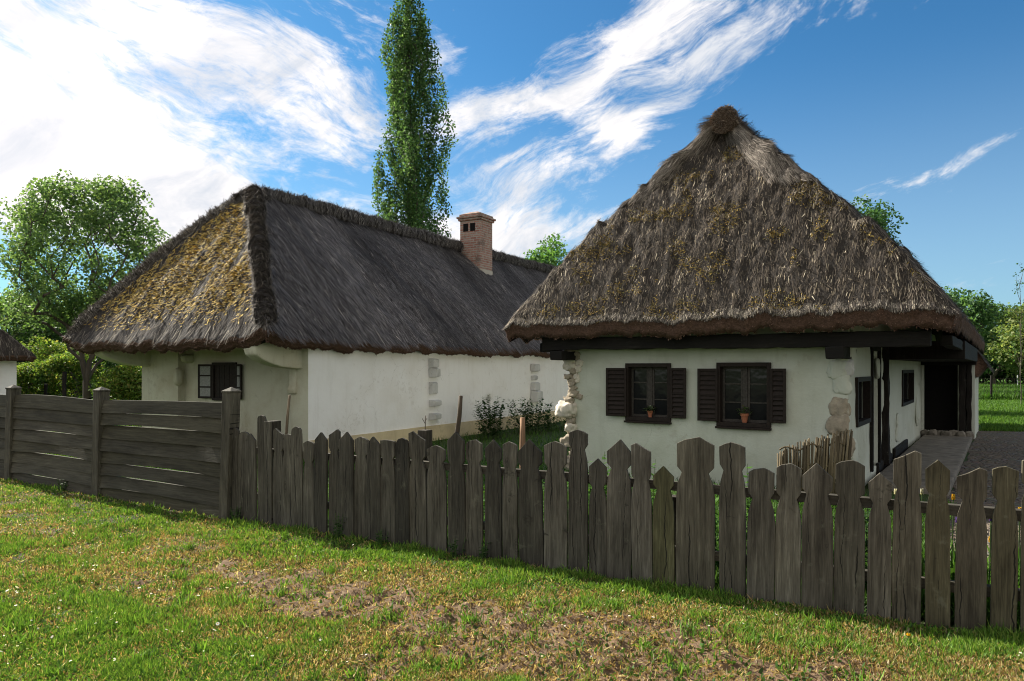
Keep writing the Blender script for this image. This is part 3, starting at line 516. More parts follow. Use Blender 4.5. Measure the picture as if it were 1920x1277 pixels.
# ------------------------------------------------------------------ horizontal board fence
bf = thing('board_fence', 'tall dark fence of bowed horizontal boards between square capped posts', 'fence', (FEN.ox, FEN.oy, 0), -FEN.a)
posts = [(FEN.p_at(428, 0), 1.53, .0), (FEN.p_at(186, 0), 1.50, .06), (FEN.p_at(22, 0), 1.50, .10), (FEN.p_at(22, 0)-2.9, 1.48, .12)]
for k, (p, h, g0) in enumerate(posts):
    w = .072; m = MB().beam((p-.02, 0, -.2), (p+.055, 0, h-.03), 2*w, 2*w, 6, .002, k); x = p+.055
    m.add([(x-w-.008, -w-.008, h-.032), (x+w+.008, -w-.008, h-.032), (x+w+.008, w+.008, h-.032), (x-w-.008, w+.008, h-.032), (x-w-.008, -w-.008, h-.012), (x+w+.008, -w-.008, h-.012), (x+w+.008, w+.008, h-.012), (x-w-.008, w+.008, h-.012), (x, 0, h+.035)],
          [(3, 2, 1, 0), (0, 1, 5, 4), (1, 2, 6, 5), (2, 3, 7, 6), (3, 0, 4, 7), (4, 5, 8), (5, 6, 8), (6, 7, 8), (7, 4, 8)])
    o = m.build('post', M['wood_picket'], bf, .005); o.color = (.85, .85, .80, 1)
def boards(pa, pb, za, zb, ta, tb, n, bowtop, seed):
    rnd = random.Random(seed); N = 14
    for j in range(n):
        f0, f1 = j/n, (j+1)/n; V = []; hh0 = (ta-za)/n; bow = rnd.choice([.0, .012, .05, .068]) if seed == 6 else rnd.choice([-.004, .01, .03, .062])+(bowtop if j == n-1 else 0); bow2 = rnd.uniform(-.006, .010); yo = rnd.uniform(-.012, .012); bw = rnd.uniform(-.012, .03); kk = rnd.uniform(.3, .7)
        for i in range(N+1):
            t = i/N; arch = math.sin(math.pi*t**(math.log(.5)/math.log(kk))); lo = (za+(ta-za)*f0)*(1-t)+(zb+(tb-zb)*f0)*t-.012+bow*arch*.6; hi = (za+(ta-za)*f1)*(1-t)+(zb+(tb-zb)*f1)*t+bow2*arch+(bowtop*arch if j == n-1 else 0)
            y = yo-.014+bw*arch; x = pa+(pb-pa)*t
            V += [(x, y-.030, lo), (x, y-.002, lo), (x, y+.026, hi), (x, y+.002, hi)]
        Fc = [(4*i+k, 4*i+(k+1) % 4, 4*i+4+(k+1) % 4, 4*i+4+k) for i in range(N) for k in range(4)]+[(3, 2, 1, 0), (4*N, 4*N+1, 4*N+2, 4*N+3)]
        o = MB().add(V, Fc).build('board', M['wood_board'], bf, .003); c = rnd.uniform(.75, 1.15); o.color = (c, c, c*rnd.uniform(.9, 1), 1)
boards(posts[1][0]+.06, posts[0][0]-.045, .01, -.03, 1.355, 1.375, 8, .01, 5)
boards(posts[2][0]+.06, posts[1][0]-.045, .06, .02, 1.37, 1.345, 8, .035, 6)
boards(posts[3][0]+.06, posts[2][0]-.045, .10, .08, 1.36, 1.37, 8, .02, 9)
for px, py0, px1, py1, r, q, lab, c in ((537, 812, 543, 741, .018, .35, 'thin straight pole leaning behind the pickets before the house corner', (.9, .85, .75)), (857, 812, 864, 742, .026, .3, 'dark bent stake rising above the dark round topped picket', (.35, .32, .3)), (980, 835, 980, 783, .030, .3, 'short pale orange split stake standing behind the pickets near the shrub', (1.7, 1.25, .95))):
    p0, p1 = FEN.p_at(px, q), FEN.p_at(px1, q); zt = FEN.z_at(py1, p1, q); zl = FEN.z_at(py0, p0, q); base = FEN.w(p0, q)
    pts = [(0, 0, -.1), (0, 0, zl), ((p1-p0)*.35+(.012 if px == 857 else 0), 0, zl+(zt-zl)*.45), (p1-p0, 0, zt)]
    o = MB().tube(pts, [r, r, r*.9, r*.8], 7).build('stake', M['wood_stick'], None, smooth=True); o.location = base; o.rotation_euler = (0, 0, -FEN.a); o.color = (*c, 1); tag(o, lab, 'stake', 'stakes behind the picket fence')
p = FEN.p_at(797, .15); zt = FEN.z_at(806, p, .15); o = MB().tube([(0, 0, 0), (.003, 0, .08), (.006, 0, .155)], .004, 5).tube([(.003, 0, .07), (-.02, 0, .11), (-.028, 0, .125)], .003, 5).tube([(.005, 0, .1), (.02, 0, .13)], .0025, 5).build('twig', M['wood_stick'], None, smooth=True)
o.location = FEN.w(p, .15, zt-.01); o.color = (.4, .35, .3, 1); tag(o, 'small forked dry twig sticking up from the fence post top', 'twig')
# ------------------------------------------------------------------ houses
def wallpanel(o, du, dn, U0, U1, Z0, Z1, ops=(), depth=.3, amp=.014, step=.14, seed=0):
    """uneven hand-plastered wall: origin o, run direction du, outward normal dn; openings get reveals going inward"""
    def cuts(a, b, ex):
        c = sorted(set([a, b]+[e for e in ex if a < e < b])); r = []
        for s, t in zip(c[:-1], c[1:]): n = max(1, int(math.ceil((t-s)/step))); r += [s+(t-s)*i/n for i in range(n)]
        return np.array(r+[b])
    us = cuts(U0, U1, [e for q in ops for e in q[:2]]); zs = cuts(Z0, Z1, [e for q in ops for e in q[2:4]])
    U, Z = np.meshgrid(us, zs); u, z = U.ravel(), Z.ravel(); o, du, dn = map(np.array, (o, du, dn)); B = o+u[:, None]*du+z[:, None]*np.array([0, 0, 1.])
    d = ((fbm(v3(B[:, 0]*1.6+seed, B[:, 1]*1.6, B[:, 2]*1.6), 3)-.5)*2*amp+(fbm(v3(B[:, 0]*6, B[:, 1]*6+seed, B[:, 2]*6), 2)-.5)*amp*.6)*sstep(0, .18, np.minimum(u-U0, U1-u))
    V = B+d[:, None]*dn; i = np.arange(len(u)).reshape(len(zs), len(us)); uc = (us[:-1]+us[1:])/2; zc = (zs[:-1]+zs[1:])/2; keep = np.ones((len(zc), len(uc)), bool); R2 = []; VV = [V]; n0 = len(V)
    for (a, b, c, e) in ops:
        keep &= ~((uc > a)[None] & (uc < b)[None] & (zc > c)[:, None] & (zc < e)[:, None])
        ring = [k for k in i[np.isclose(zs, c).argmax(), :] if a-1e-6 <= u[k] <= b+1e-6]+[k for k in i[:, np.isclose(us, b).argmax()] if c+1e-6 < z[k] < e-1e-6]
        ring += [k for k in i[np.isclose(zs, e).argmax(), ::-1] if a-1e-6 <= u[k] <= b+1e-6]+[k for k in i[::-1, np.isclose(us, a).argmax()] if c+1e-6 < z[k] < e-1e-6]
        rb = V[ring]-dn*depth; VV.append(rb); m = len(ring); idx = n0+np.arange(m); n0 += m; R2.append(np.stack([ring, np.roll(ring, -1), np.roll(idx, -1), idx], 1))
    q = np.stack([i[:-1, :-1], i[:-1, 1:], i[1:, 1:], i[1:, :-1]], -1)[keep]
    return np.concatenate(VV), np.concatenate([q]+R2)
def joinp(parts):
    V = []; Fq = []; o = 0
    for v, f in parts: V.append(v); Fq.append(f+o); o += len(v)
    return np.concatenate(V), np.concatenate(Fq)
CUTC = [(.17, .095, .065), (.22, .135, .095), (.10, .058, .042), (.30, .20, .145)]
BROWN = [(.085, .06, .045), (.13, .095, .07), (.05, .038, .03)]; GREYS = [(.075, .063, .055), (.13, .11, .095), (.045, .038, .034), (.20, .175, .145), (.36, .31, .24)]
MOSS = [(.54, .37, .085), (.38, .25, .06), (.62, .47, .16), (.20, .17, .06)]
# ---- the near cottage
nh = thing('thatched_cottage', 'whitewashed cottage with steep mossy thatched hip and two dark shuttered windows facing the street', 'house', NEAR.w(0, 0), -NEAR.a)
PL = -4.36; WT = NEAR.z_at(642, -2.2, 0)
wz = lambda py, p, q=0: NEAR.z_at(py, p, q)
wins = []
for (a, b, t, bt) in ((1176, 1256, 686, 783), (1347, 1443, 685, 793)):
    p0, p1 = NEAR.p_at(a), NEAR.p_at(b); wins.append((p0+.02, p1-.02, wz(bt, p0), wz(t, (p0+p1)/2)))
front = wallpanel((0, 0, 0), (1, 0, 0), (0, -1, 0), PL, 0, -.1, WT+.25, wins, .32, .018, .13)
qd = lambda px, p=0: NEAR.q_at(px, p)
door = (qd(1632), qd(1645), .16, 1.98); sw1 = (qd(1606), qd(1629), .98, 1.60); sw2 = (qd(1691), qd(1711), wz(755, 0, 7), wz(698, 0, 7))
side = wallpanel((0, 0, 0), (0, 1, 0), (1, 0, 0), 0, 15.4, -.1, WT+.6, [door, sw1, sw2], .3, .028, .16, 4)
rest = [wallpanel((PL, 0, 0), (0, 1, 0), (-1, 0, 0), 0, 15.4, -.1, WT+.4, [], .3, .02, .25, 2), wallpanel((0, 15.4, 0), (-1, 0, 0), (0, 1, 0), 0, 4.36, -.1, WT+.4, [], .3, .01, .4)]
v, f = joinp([front, side]+rest); mk('wall', v, f, M['plaster_green'], nh)
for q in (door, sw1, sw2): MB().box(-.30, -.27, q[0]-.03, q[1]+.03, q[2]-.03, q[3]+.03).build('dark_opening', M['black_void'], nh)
nroof = Roof(PL-.97, 1.27, -.57, 16.0, 2.50, 5.66, .95, 14.6, k=.10, lump=.13, streak=.07, bulge=.30, rough=.17, seed=1)
qs = np.concatenate([np.arange(-.57, 1.3, .022), np.arange(1.3, 16.01, .12)]); qs[-1] = 16.0; ps = np.linspace(nroof.P0, nroof.P1, 190)
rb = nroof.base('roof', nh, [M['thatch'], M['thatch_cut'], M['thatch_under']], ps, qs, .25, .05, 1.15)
def hip_straw():
    parts = []
    p, q = nroof.sample(150000, lambda p, q, f: (f == 2)); n = len(p); z = nroof.z(p, q)
    k = fbm(v3(p*5, z*5, 1), 3); pale = RNG.uniform(0, 1, n) < .05+.24*sstep(.5, .7, k)
    col = np.where(pale[:, None], pick(n, [(.30, .245, .175), (.50, .43, .32), (.20, .162, .12)], [2.4, .9, 3]), pick(n, [(.072, .058, .046), (.125, .10, .078), (.038, .030, .024)], [2, 1.6, 2]))
    jit = np.where(RNG.uniform(0, 1, n) < .16, .75, .16); parts.append(nroof.straw(p, q, RNG.uniform(.035, .13, n), RNG.uniform(.006, .012, n), jit, RNG.gamma(1.4, .008, n), col))
    m = (fbm(v3(p*3.3, z*3.3, 8), 3) > .60) & (RNG.uniform(0, 1, n) < .35); pm, qm = p[m], q[m]; pm = np.repeat(pm, 4)+RNG.normal(0, .03, len(pm)*4); qm = np.repeat(qm, 4)+RNG.normal(0, .010, len(qm)*4); n = len(pm)
    parts.append(nroof.straw(pm, qm, RNG.uniform(.015, .045, n), RNG.uniform(.007, .016, n), 1.2, RNG.gamma(2, .012, n), pick(n, [(.30, .20, .05), (.22, .15, .04), (.36, .27, .09), (.14, .11, .045), (.17, .15, .06)], [2, 3, .6, 3, 2])))
    # the two long sides
    p, q = nroof.sample(42000, lambda p, q, f: (f < 2) & (q < 13)); n = len(p)
    parts.append(nroof.straw(p, q, RNG.uniform(.10, .32, n), RNG.uniform(.008, .017, n), .25, RNG.gamma(1.4, .014, n), pick(n, GREYS, [3, 3, 2, 2, .6])))
    # rougher, paler strands sweeping over both hips
    p, q = nroof.sample(60000, lambda p, q, f: np.abs(nroof.planes(p, q)[:2].min(0)-nroof.planes(p, q)[2]) < .42); n = len(p)
    parts.append(nroof.straw(p, q, RNG.uniform(.045, .15, n), RNG.uniform(.006, .012, n), .20, RNG.gamma(1.4, .007, n), pick(n, [(.12, .098, .078), (.20, .168, .132), (.33, .28, .21), (.065, .053, .043)], [3, 3, .8, 2])))
    parts.append(nroof.fringe(26000, pick(26000, CUTC, [3, 3, 2, 1]), (.012, .045)))
    p = RNG.uniform(nroof.P0, nroof.P1, 7000); q = np.full(7000, nroof.Q0+.01); parts.append(nroof.straw(p, q, RNG.uniform(.05, .16, 7000), RNG.uniform(.006, .014, 7000), .3, RNG.normal(.0, .015, 7000), pick(7000, GREYS, [3, 3, 3, 3, 2])))
    V, Fq, C = merge(parts); mk('straw', V, Fq, M['straw'], rb, col=C)
hip_straw()
def bundle(parent, rf, side, t0, t1, w0, w1, wb, h, n, seed, name='straw_bundle'):
    """a tied bundle of long straw laid from the ridge end down a hip, fanning out over both roof faces"""
    rg = np.random.default_rng(seed); pc = (rf.P0+rf.P1)/2; A = np.array([pc+.06, rf.qa]); E = np.array([rf.P1 if side > 0 else rf.P0, rf.Q0])
    def surf(t, s):
        tt = t0+(t1-t0)*t; w = w0+(w1-w0)*np.clip(t, 0, 1)**1.2; c = A+(E-A)*tt[:, None]; p = c[:, 0]-side*np.clip(s, 0, 1)*w; q = c[:, 1]+np.clip(-s, 0, 1)*w*wb
        p = np.where(side*(p-pc) < -.06, pc-side*.06, p); hh = h*(1-.88*np.clip(t, 0, 1)**1.3)*np.clip(1-np.abs(s)**5, 0, 1)
        return np.stack([p, q-hh*.55*(s > -.2), rf.z(p, q)+hh*.85+.10*np.exp(-(t/.18)**2)], 1)
    a, b = 30, 22; T, S = np.meshgrid(np.linspace(0, 1, a), np.linspace(-1, 1, b), indexing='ij'); V = surf(T.ravel(), S.ravel()); V += (fbm(V*9+seed, 3)-.5)[:, None]*.05
    i = np.arange(a*b).reshape(a, b); o = mk(name, V, np.stack([i[:-1, :-1], i[:-1, 1:], i[1:, 1:], i[1:, :-1]], -1).reshape(-1, 4), M['thatch'], parent)
    t = rg.uniform(-.02, .98, n); s_ = rg.uniform(-1, 1, n); P = surf(t, s_); D = unit(surf(t+.06, s_*1.03)-P); D = unit(D+rg.normal(0, .035, (n, 3))); S2 = surf(t, np.clip(s_+.05, -1, 1))-surf(t, np.clip(s_-.05, -1, 1)); Nn = unit(np.cross(D, S2)); Nn *= np.sign(Nn[:, 2:3]+1e-9); P = P+Nn*rg.uniform(0, .018, n)[:, None]
    c = pick(n, [(.17, .142, .122), (.25, .215, .185), (.10, .084, .073), (.34, .295, .25)], [3, 2.2, 2, .6]); Ls = rg.uniform(.16, .46, n)*np.clip(1.15-t, .3, 1); V, Fq, C = strands(P, D, Nn, Ls, rg.uniform(.006, .011, n), -.10*Ls+rg.normal(0, .008, n), c)
    mk('straw', V, Fq, M['straw'], o, col=C); return o
pm = (nroof.P0+nroof.P1)/2; 
bundle(nh, nroof, -1, .0, .46, .15, .36, 1.0, .19, 7000, 3)
bundle(nh, nroof, 1, .0, .46, .22, .64, 1.0, .21, 11000, 4)
def ridge_roll(parent, frm, to, r, n, seed, knob=True, lumpy=0, cols=None, droop=0, name='ridge_cap', pitch=.22, belly=0):
    rg = np.random.default_rng(seed); frm, to = np.array(frm, float), np.array(to, float); Ln = np.linalg.norm(to-frm); ax = (to-frm)/Ln; a = int(Ln/.07)+2; b = 16
    up = np.array([0, 0, 1.]); sd = np.cross(ax, up); T, A = np.meshgrid(np.linspace(0, 1, a), np.linspace(0, 2*math.pi, b, endpoint=False), indexing='ij'); t, g = T.ravel(), A.ravel()
    rr = r*np.where(name == 'hip_roll', np.clip((1-t)/.05, .25, 1), 1)*(1+(fbm(v3(t*Ln*3, np.cos(g), np.sin(g)), 3)-.5)*.3)*(1+lumpy*(.35+1.3*vn(v3(np.floor(t*Ln/pitch+.35*np.sin(t*Ln*2.1)), seed, 0)))*np.abs(np.sin((t*Ln/pitch+.35*np.sin(t*Ln*2.1))*math.pi)))
    if knob: rr = rr*(1+.06*np.exp(-((t*Ln-.12)/.25)**2))
    C0 = frm+ax*(t*Ln)[:, None]-up*(droop*np.exp(-(t*Ln/.55)**2)-belly*np.sin(math.pi*t))[:, None]; V = C0+(sd*np.cos(g)[:, None]+up*np.sin(g)[:, None])*rr[:, None]; i = np.arange(a*b).reshape(a, b); j = np.roll(i, -1, 1)
    V = np.concatenate([V, [frm-ax*r*.12-up*droop, to]]); caps = np.concatenate([np.stack([i[0], j[0], np.full(b, a*b)], 1), np.stack([j[-1], i[-1], np.full(b, a*b+1)], 1)])
    o = mk(name, V, [np.stack([i[:-1], j[:-1], j[1:], i[1:]], -1).reshape(-1, 4), caps], M['thatch_cut'] if knob else M['thatch_slate'], parent)
    k = rg.integers(0, a*b, n); k = k[np.sin(g[k]) > -.5]; n = len(k); Nn = unit(V[k]-C0[k]); T2 = np.cross(Nn, ax); roll_ = not knob; D = unit(T2*rg.choice([-1, 1], n)[:, None]*.9+Nn*rg.uniform(-.1 if roll_ else .1, .28 if roll_ else 1.1, n)[:, None]+rg.normal(0, .16 if roll_ else .3, (n, 3)))
    Pk = V[k]+ax*rg.uniform(-.035, .035, n)[:, None]; parts = [strands(Pk, D, Nn, rg.uniform(.05, .15, n), rg.uniform(.008, .016, n), rg.normal(0, .02, n), pick(n, cols or GREYS, [3, 3, 2, 1, .4][:len(cols or GREYS)]))]
    if knob:
        m = 2600; rad = r*1.3*np.sqrt(rg.uniform(0, 1, m)); an = rg.uniform(0, 6.283, m); P = frm+sd*(rad*np.cos(an))[:, None]+up*(rad*np.sin(an))[:, None]-ax*.02; D = unit(-ax*1.0+rg.normal(0, .35, (m, 3)))
        parts.append(strands(P, D, unit(np.cross(D, up)), rg.uniform(.03, .075, m), rg.uniform(.010, .02, m), rg.normal(0, .012, m), pick(m, [(.24, .175, .13), (.33, .25, .195), (.14, .10, .075), (.42, .34, .27)], [3, 2, 2, 1])))
    Vs, Fs, Cs = merge(parts); mk('straw', Vs, Fs, M['straw'], o, col=Cs); return o
ridge_roll(nh, (pm+.12, nroof.qa-.26, 5.74), (pm, 14.5, 5.80), .165, 9000, 5, droop=.02)
# dark recess of short straw under the crossed bundles
# beam and purlin ends under the front eave
bz0, bz1 = NEAR.z_at(655, -4, -.25), NEAR.z_at(640, -4, -.25); zc = (bz0+bz1)/2
MB().beam((NEAR.p_at(1021, -.28), -.28, zc+.03), (NEAR.p_at(1746, -.28), -.28, zc+.0), .16, .20, 34, .012, 2).build('eave_beam', M['wood_dark'], nh, .012)
for p0 in (PL+.02, -.08):
    MB().beam((p0, -.52, zc-.17), (p0, .5, zc-.17), .22, .15, 6, .014, int(p0*9)+50).build('purlin_end', M['wood_dark'], nh, .014)
MB().beam((PL-.55, -.02, zc-.02), (PL-.2, -.02, zc-.02), .2, .16, 5, .012, 8).build('purlin_end', M['wood_dark'], nh, .014)
# plinth at the porch side
for (a, b, zt, w) in ((qd(1642), qd(1668), .20, .05), (qd(1674), qd(1698), .24, .05)):
    MB().box(.0, w, a, b, -.1, zt).build('plinth', M['wood_dark_v'], nh, .02)
# exposed corner stones
sd_ = 0; rc = random.Random(77); zz_ = .06
while zz_ < WT-.02:
    r = rc.uniform(.065, .115); sd_ += 1
    rock('corner_stone', (PL+rc.uniform(-.02, .07), rc.uniform(-.035, .03), zz_+r*.6), r, M[rc.choice(['stone', 'stone_pale', 'stone_pale', 'stone'])], nh, sd_, (rc.uniform(.9, 1.3), .9, rc.uniform(.7, .95)), .6)
    if rc.random() < .6: sd_ += 1; rock('corner_stone', (PL+rc.uniform(.10, .2), .0, zz_+rc.uniform(0, .1)), rc.uniform(.05, .085), M[rc.choice(['stone', 'stone_pale'])], nh, sd_, (1.1, .6, .9), .6)
    zz_ += r*1.25
rock('corner_stone', (PL-.07, .0, wz(768, PL, 0)), .17, M['stone_pale'], nh, 301, (1, .9, .8), .6)
for (px, py, r, mt) in ((1575, 763, .13, 'stone'), (1573, 797, .14, 'stone'), (1570, 690, .13, 'plaster_green'), (1577, 722, .12, 'plaster_green'), (1578, 655, .12, 'plaster_green'), (1580, 835, .14, 'stone'), (1587, 690, .10, 'plaster_gray_rib_shade')):
    sd_ += 1; rock('corner_stone', (NEAR.p_at(px, 0), .02, wz(py, -.1, 0)), r, M[mt], nh, sd_, (1.0, .42, 1.2), .5)
# front windows
def cottage_window(k, op, sh, flip):
    p0, p1, z0, z1 = op; w = p1-p0; f = MB(); t = .042
    for (a, b, c, d) in ((p0-t, p0+.015, z0-t, z1+t), (p1-.015, p1+t, z0-t, z1+t), (p0+.015, p1-.015, z1-.02, z1+t), (p0+.015, p1-.015, z0-t, z0+.02)): f.box(a, b, -.034, .10, c, d)
    win = f.build('window', M['wood_paint'], nh, .006)
    MB().box(p0-.05, p1+.05, -.07, .05, z0-t-.034, z0-t-.002).build('sill', M['wood_paint'], win, .006)
    s = MB(); y0, y1 = .085, .12; pmid = (p0+p1)/2
    s.box(pmid-.035, pmid+.035, y0-.012, y1, z0+.02, z1-.02)
    for (a, b) in ((p0+.015, pmid-.035), (pmid+.035, p1-.015)):
        s.box(a, a+.035, y0, y1, z0+.02, z1-.02); s.box(b-.03, b, y0, y1, z0+.02, z1-.02); s.box(a+.035, b-.03, y0, y1, z0+.02, z0+.06); s.box(a+.035, b-.03, y0, y1, z1-.06, z1-.02)
        for fr in (.36, .68): zz = z0+(z1-z0)*fr; s.box(a+.035, b-.03, y0+.004, y1-.004, zz-.010, zz+.010)
    s.build('sash', M['sash'], win, .003)
    MB().box(p0+.015, p1-.015, .10, .106, z0+.02, z1-.02).build('glass', M['glass'], win)
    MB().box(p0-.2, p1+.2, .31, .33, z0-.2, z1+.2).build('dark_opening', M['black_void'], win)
    for (a, b, zt, zb, hinge) in sh:
        ww = abs(b-a); m = MB(); H = zt-zb; th = .028; fw = .038
        m.box(0, fw, 0, th, 0, H); m.box(ww-fw, ww, 0, th, 0, H); m.box(fw, ww-fw, 0, th, 0, fw); m.box(fw, ww-fw, 0, th, H-fw, H); m.box(fw, ww-fw, .002, th-.002, H*.5-.016, H*.5+.016)
        m.box(fw, ww-fw, th-.006, th-.002, fw, H-fw)
        o = m.build('shutter', M['wood_paint'], win, .004); nl = 10
        for i in range(nl):
            zz = fw+(H-2*fw)*(i+.5)/nl; l = MB()
            l.add([(fw+.002, -.002, zz-.026), (ww-fw-.002, -.002, zz-.026), (ww-fw-.002, th-.008, zz+.02), (fw+.002, th-.008, zz+.02), (fw+.002, .004, zz-.030), (ww-fw-.002, .004, zz-.030), (ww-fw-.002, th-.004, zz+.014), (fw+.002, th-.004, zz+.014)], [(0, 1, 2, 3), (7, 6, 5, 4), (0, 4, 5, 1), (2, 6, 7, 3), (0, 3, 7, 4), (1, 5, 6, 2)])
            l.build('louvre', M['wood_paint'], o)
        o.location = (min(a, b), -.062, zb); o.rotation_euler = (0, 0, 0)
        if hinge < 0: o.rotation_euler = (0, 0, R(5)); o.location = (a, -.062-ww*math.sin(R(5)), zb)
        else: o.rotation_euler = (0, 0, R(-5))
    return win
def P(px): return NEAR.p_at(px, -.05)
cottage_window(0, wins[0], [(P(1138), P(1175), wz(690, P(1138)), wz(779, P(1138)), -1), (P(1257), P(1287), wz(690, P(1270)), wz(784, P(1270)), 1)], 0)
cottage_window(1, wins[1], [(P(1309), P(1346), wz(691, P(1309)), wz(788, P(1309)), -1), (P(1444), P(1474), wz(691, P(1460)), wz(793, P(1460)), 1)], 1)
def pot_plant(px, pz, q, h, lab, cols, n, seed):
    p = NEAR.p_at(px, q); rnd = random.Random(seed); o = thing('flower_pot', lab, 'flower pot', NEAR.w(p, q, pz), 0, 'flower pots on the street windows')
    r = h*.42; m = MB().lathe([(r*.62, 0), (r*.92, h*.72), (r*1.06, h*.72), (r*1.10, h*.98), (r*.98, h), (r*.9, h*.86), (.002, h*.84)], k=18); m.build('pot', M['terracotta'], o, smooth=False)
    N = n; Pp = []; D = []
    for i in range(N):
        a = rnd.uniform(0, 6.283); t = rnd.uniform(.1, 1); Pp.append((math.cos(a)*t*r*1.9, math.sin(a)*t*r*.9, h*.9+rnd.uniform(0, h*.75)*(1.2-t*.5))); D.append((math.cos(a)*t+rnd.gauss(0, .4), math.sin(a)*t+rnd.gauss(0, .4), rnd.uniform(-.1, .8)))
    Pp, D = np.array(Pp), unit(np.array(D)); V, Fq, C = strands(Pp, D, unit(np.cross(np.cross(D, [0, 0, 1.]), D)), RNG.uniform(.025, .055, N), RNG.uniform(.02, .04, N), -.01, pick(N, cols, [2, 2, 1]))
    pl = mk('plant', V, Fq, M['leaf'], o, col=C); ms = MB()
    for k in range(0, N, 12): ms.tube([(0, 0, h*.8), tuple(Pp[k]*np.array([.6, .6, .9])), tuple(Pp[k])], .003, 4)
    ms.build('stem', M['bark'], o)
pot_plant(1219, wins[0][2]+.021, .035, .105, 'small terracotta pot with leafy plant on the left street window sill', [(.12, .18, .09), (.17, .22, .13), (.26, .30, .22)], 130, 1)
pot_plant(1396, wins[1][2]+.021, .035, .135, 'taller terracotta pot with sparse plant on the right street window sill', [(.10, .16, .06), (.15, .19, .09), (.18, .18, .09)], 60, 2)
# porch side: door, window leaf, timber posts, end room, steps
dm = MB().box(-.14, -.10, door[0]+.01, door[1]-.01, door[2], door[3]-.01); d_ = dm.build('door', M['wood_dark_v'], nh, .004)
MB().box(-.10, -.05, door[0]+.06, door[0]+.09, .95, 1.08).build('handle', M['wire'], d_, .004)
MB().box(.0, .05, door[0]-.09, door[0]+.0, .14, 2.06).box(.0, .05, door[1], door[1]+.09, .14, 2.06).box(.0, .05, door[0]-.09, door[1]+.09, 2.06, 2.15).build('door_frame', M['wood_dark_v'], nh, .006)
for (q, nm) in ((sw1, 0), (sw2, 1)):
    w_ = MB().box(-.08, .03, q[0]-.05, q[0]+.02, q[2]-.05, q[3]+.05).box(-.08, .03, q[1]-.02, q[1]+.05, q[2]-.05, q[3]+.05).box(-.08, .03, q[0]+.02, q[1]-.02, q[3]-.02, q[3]+.05).box(-.08, .03, q[0]+.02, q[1]-.02, q[2]-.05, q[2]+.02).build('window', M['wood_paint'], nh, .004)
    MB().box(-.10, -.095, q[0], q[1], q[2], q[3]).build('glass', M['glass'], w_)
MB().beam((.06, qd(1660, .06), .1), (.02, qd(1657, .02), WT+.05), .15, .16, 12, .015, 4).build('timber_post', M['wood_dark_v'], nh, .02)
# plastered lumps of the uneven side wall
for k, (px, py, rx, rz) in enumerate(((1596, 660, .16, .30), (1600, 850, .18, .18), (1648, 690, .3, .2), (1650, 740, .26, .3), (1684, 800, .5, .3), (1720, 760, .5, .5))):
    q = qd(px); rock('plaster_patch', (.0, q, wz(py, 0, q)), .5, M['plaster_green'], nh, 60+k, (.10, rx*2, rz*2), .2)
# end room of the porch
QE = qd(1729, .02)
er = wallpanel((0, QE, 0), (1, 0, 0), (0, -1, 0), .0, 1.16, -.05, 2.3, [(.05, .80, .16, 1.86)], .25, .01, .2, 9); e2 = wallpanel((1.16, QE, 0), (0, 1, 0), (1, 0, 0), 0, 3.2, -.05, 2.3, [], .2, .02, .25, 3)
v, f = joinp([er, e2]); mk('porch_room', v, f, M['plaster_green'], nh)
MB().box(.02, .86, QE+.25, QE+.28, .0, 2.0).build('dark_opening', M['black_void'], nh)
for x, w in ((.90, .15), (1.04, .10)): MB().beam((x, QE-.06, -.05), (x+.01, QE-.06, 2.25), w, .16, 10, .014, int(x*100)).build('timber_post', M['wood_dark_v'], nh, .015)
MB().beam((-.05, QE-.07, 1.93), (1.2, QE-.07, 1.93), .14, .16, 10, .012, 71).build('lintel', M['wood_dark'], nh, .012)
for k in range(7): sd_ += 1; rock('step_stone', (.12+k*.155, QE-.35-.1*(k % 2), .08), .15, M['slab'], nh, sd_, (.75, .9, .9))
MB().box(.035, 1.22, 3.45, QE-.16, 1.93, 2.24).build('porch_ceiling', M['wood_dark_v'], nh, .01)
MB().beam((1.12, .6, 2.16), (1.12, 13, 2.1), .14, .14, 20, .01, 31).build('eave_plate', M['wood_dark'], nh, .012)
sl_ = MB().box(.10, 1.12, 1.0, QE-.45, -.05, .10).build('porch_floor', M['slab'], nh, .03)
